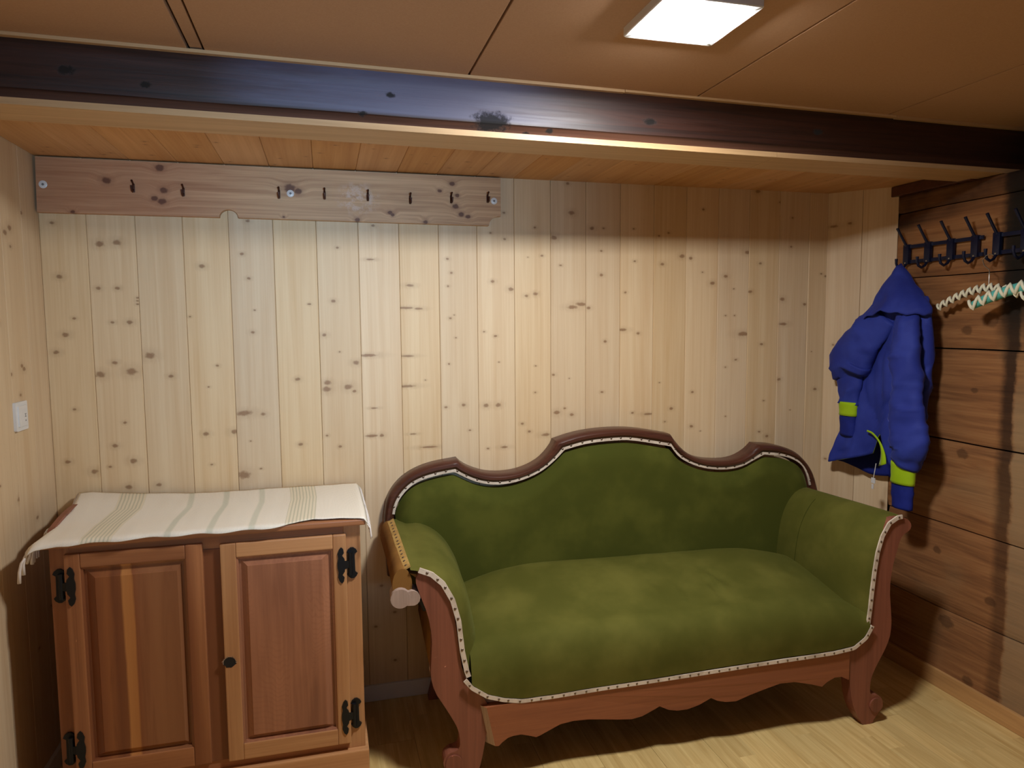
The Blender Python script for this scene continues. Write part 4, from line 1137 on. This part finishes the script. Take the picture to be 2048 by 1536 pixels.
# ------------------------------------------------------------------ blue hooded jacket hanging from the first hook
jk = empty('jacket', (2.236, 2.372, 1.645))
tag(jk, 'blue hooded jacket with lime green cuff bands hanging by its hood', 'jacket')
JO = (2.236, 2.372, 1.645)
def crump(p, a=.006, f=9.0):
    rg = 1 - abs(noise.noise((p[0] * 6 + 3.1, p[1] * 9 + p[2] * 5, p[2] * 7 - p[1] * 4)))
    return a * 1.1 * (rg ** 7 - .25) + a * noise.noise((p[0] * f, p[1] * f, p[2] * f * .55)) + a * .5 * noise.noise((p[0] * f * 2.3, p[1] * f * 2.3, p[2] * f * 1.4))
def jpart(name, mb, mats, parent=None, sm=180, clean=True):
    return build(name, mb, mats, parent or jk, (0, 0, 0), JO, sm, clean)
def limb(path, n=26, flat=.62, wr=.006, rings=None, m=0, caps=True):
    """path: (x, y, z, r); elliptical section in the plane across the path"""
    P_ = [Vector(p[:3]) for p in path]; R_ = [p[3] for p in path]
    L = [0.0]
    for a, b in zip(P_, P_[1:]): L.append(L[-1] + (b - a).length)
    rings = rings or max(4, int(L[-1] / .012))
    rows = []
    for i in range(rings + 1):
        s_ = L[-1] * i / rings; k = 0
        while k < len(L) - 2 and L[k + 1] < s_: k += 1
        t = (s_ - L[k]) / max(1e-9, L[k + 1] - L[k]); t = t * t * (3 - 2 * t) * .5 + t * .5
        c = P_[k].lerp(P_[k + 1], t); r = R_[k] + (R_[k + 1] - R_[k]) * t
        d = (P_[k + 1] - P_[k]); d.x = 0; d.normalize()
        nr = Vector((0, -d.z, d.y))
        row = []
        for q in range(n):
            a = 2 * PI * q / n
            p = c + nr * (r * math.cos(a)) + Vector((1, 0, 0)) * (r * flat * math.sin(a))
            e = crump(p, wr * 1.3, 12.0) + wr * .9 * noise.noise((p.y * 9 + p.z * 14, p.z * 40, p.x * 7))
            v = (p - c).normalized()
            row.append(p + v * e)
        rows.append(row)
    mb = MB().grid(rows, closed_v=True, m=m)
    if caps:
        mb.cap(list(range(n)), m); mb.cap([len(mb.v) - n + k for k in reversed(range(n))], m)
    return mb
# body: an open tube; front hem higher than the back so that the lining shows
BODY = [(1.53, 2.195, 2.395, .030), (1.48, 2.165, 2.435, .045), (1.40, 2.155, 2.455, .052), (1.30, 2.15, 2.475, .055), (1.20, 2.155, 2.475, .058), (1.10, 2.165, 2.49, .060), (1.0, 2.175, 2.53, .062), (.93, 2.18, 2.555, .064), (.86, 2.18, 2.575, .066), (.78, 2.19, 2.58, .064)]
def hem(y, front):
    if not front: return lerp_poly([(2.15, .90), (2.25, .86), (2.36, .79), (2.46, .785), (2.55, .83), (2.6, .84)], y)
    return lerp_poly([(2.15, .90), (2.24, .872), (2.285, .862), (2.315, .93), (2.345, .99), (2.365, .965), (2.38, .90), (2.45, .868), (2.52, .845), (2.56, .83), (2.6, .84)], y)
NA, NR_ = 96, 60
rows = []
for i in range(NR_ + 1):
    u = i / NR_
    row = []
    for k in range(NA):
        a = 2 * PI * k / NA
        ca_, sa_ = math.cos(a), math.sin(a)      # sa_<0 : front (towards -x)
        # find the hem at this angle from the lowest ring
        y_h = 2.385 + .19 * ca_
        front = sa_ < 0.05
        zh = hem(y_h, front) if front else hem(y_h, False)
        if abs(sa_) < .25:
            w = (sa_ + .25) / .5; w = max(0, min(1, w)); zh = hem(y_h, True) * (1 - w) + hem(y_h, False) * w
        z = 1.53 + (zh - 1.53) * u
        ya = lerp_poly([(-r[0], r[1]) for r in BODY], -z); yb = lerp_poly([(-r[0], r[2]) for r in BODY], -z); dp = lerp_poly([(-r[0], r[3]) for r in BODY], -z)
        yc, hw_ = (ya + yb) / 2, (yb - ya) / 2
        y = yc + hw_ * ca_
        xc = 2.205 - max(0, y - 2.42) * .55
        fold = .010 * math.sin((y - 2.2) * 46 + 2.2 * noise.noise((0, y * 3, z * 2))) * min(1, max(0, (1.45 - z) / .3)) * (1 if sa_ < 0 else .4)
        p = Vector((xc + dp * sa_ * (1.0 if sa_ < 0 else .9) + fold, y, z))
        p.x += crump(p, .011, 8.0) + .006 * noise.noise((y * 22, z * 5, 4))
        p.x = min(p.x, 2.286 - max(0, y - 2.44) * .85)
        row.append(p)
    rows.append(row)
def bm_idx(i, k): return 2 if (i > NR_ - 7 and math.sin(2 * PI * (k + .5) / NA) < .1) else 0
mb = MB().grid(rows, closed_v=True, mf=bm_idx)
body = jpart('body', mb, [M['blue'], M['blue_in'], M['blue'], M['lime']], clean=False)
sd = body.modifiers.new('cloth', 'SOLIDIFY'); sd.thickness = .004; sd.offset = -1; sd.material_offset = 1; sd.material_offset_rim = 1
# lime facing turned out at the open front edge
ed = [(2.376, .995), (2.352, .992), (2.330, .980), (2.306, .960), (2.287, .935), (2.274, .905), (2.270, .875)]
ed = [(y, z) for y, z in [(p.x, p.y) for p in resample(soften([v3(p) for p in ed], 1), 24)]]
rows = []
for q, (y, z) in enumerate(ed):
    t = q / (len(ed) - 1); w = .010 + .040 * max(0, (t - .45) / .55)
    rows.append([(2.128, y, z), (2.126 + .004, y + w * .5, z - .004 - w * .15), (2.140, y + w, z - .006 - w * .25)])
fc = jpart('facing', MB().grid(rows), M['lime']); sd = fc.modifiers.new('thick', 'SOLIDIFY'); sd.thickness = .003
# hood
HOOD = [(1.658, 2.345, 2.362, .010, 2.234), (1.640, 2.325, 2.372, .022, 2.232), (1.610, 2.292, 2.386, .036, 2.224), (1.575, 2.252, 2.402, .050, 2.212), (1.54, 2.205, 2.416, .060, 2.200), (1.51, 2.170, 2.425, .068, 2.193), (1.485, 2.150, 2.438, .076, 2.188), (1.468, 2.146, 2.456, .080, 2.184), (1.458, 2.15, 2.462, .080, 2.182)]
rows = []
HR = 30
for i in range(HR + 1):
    z0_ = 1.658 - .20 * i / HR
    g = lambda c: lerp_poly([(-r[0], r[c]) for r in HOOD], -z0_)
    row = []
    for k in range(56):
        a = 2 * PI * k / 56; ca_, sa_ = math.cos(a), math.sin(a)
        ya, yb = g(1), g(2); y = (ya + yb) / 2 + (yb - ya) / 2 * ca_
        z = z0_
        if sa_ < 0:                     # brim sags at the image-left corner
            z -= .02 * (i / HR) ** 4 * max(0, ca_) + .004 * (i / HR) ** 3 * math.sin(k * 1.3)
            z += .018 * (i / HR) ** 4 * (-sa_) * (1 - abs(ca_))
        p = Vector((g(4) + g(3) * sa_ * (1 if sa_ < 0 else .62), y, z))
        p.x += crump(p, .006, 12.0) + .004 * math.sin(y * 60 + z * 20) * (i / HR)
        p.x = min(p.x, 2.285 - max(0, y - 2.44) * .85)
        row.append(p)
    rows.append(row)
mb = MB().grid(rows, closed_v=True); mb.cap(list(reversed(range(56))))
hd_ = jpart('hood', mb, [M['blue'], M['blue_in']], clean=False)
sd = hd_.modifiers.new('cloth', 'SOLIDIFY'); sd.thickness = .005; sd.offset = -1; sd.material_offset = 1
mb = MB().tube([(2.240, 2.345, 1.650), (2.238, 2.352, 1.664), (2.236, 2.366, 1.656)], .003, 6); jpart('hanging_loop', mb, M['blue_in'])
# sleeves, bands, cuffs
sl = jpart('sleeve', limb([(2.165, 2.35, 1.465, .06), (2.145, 2.42, 1.375, .085), (2.135, 2.487, 1.288, .101), (2.130, 2.506, 1.248, .103), (2.132, 2.503, 1.226, .080), (2.138, 2.494, 1.206, .057), (2.136, 2.496, 1.15, .060), (2.135, 2.497, 1.088, .055)], flat=.5, wr=.008), M['blue'])
jpart('cuff_band', limb([(2.132, 2.494, 1.098, .050), (2.132, 2.494, 1.040, .047)], flat=.55, wr=.002), M['lime'], )
jpart('cuff', limb([(2.132, 2.494, 1.044, .044), (2.132, 2.495, .955, .041)], flat=.5, wr=.003), M['blue_in'])
sr = jpart('sleeve', limb([(2.165, 2.235, 1.475, .050), (2.142, 2.215, 1.42, .060), (2.130, 2.198, 1.30, .062), (2.126, 2.188, 1.20, .066), (2.126, 2.176, 1.10, .072), (2.126, 2.164, 1.00, .080), (2.128, 2.160, .955, .080), (2.132, 2.178, .915, .060), (2.132, 2.188, .892, .054)], flat=.62, wr=.008), M['blue'])
jpart('cuff_band', limb([(2.130, 2.189, .896, .053), (2.130, 2.189, .814, .052)], flat=.55, wr=.002), M['lime'])
jpart('cuff', limb([(2.131, 2.189, .818, .049), (2.131, 2.189, .718, .047)], flat=.5, wr=.003), M['blue_in'])
mb = MB().box(2.150, 2.154, 2.352, 2.372, .776, .798, bev=.001).box(2.149, 2.153, 2.358, 2.368, .752, .772, bev=.001).tube([(2.152, 2.350, .86), (2.151, 2.356, .82), (2.152, 2.362, .795)], .0016, 5)
jpart('zip_pull', mb, M['tag'], sm=None)
mb = MB().box(2.150, 2.152, 2.548, 2.556, .872, .905); jpart('side_label', mb, M['tag'], sm=None)
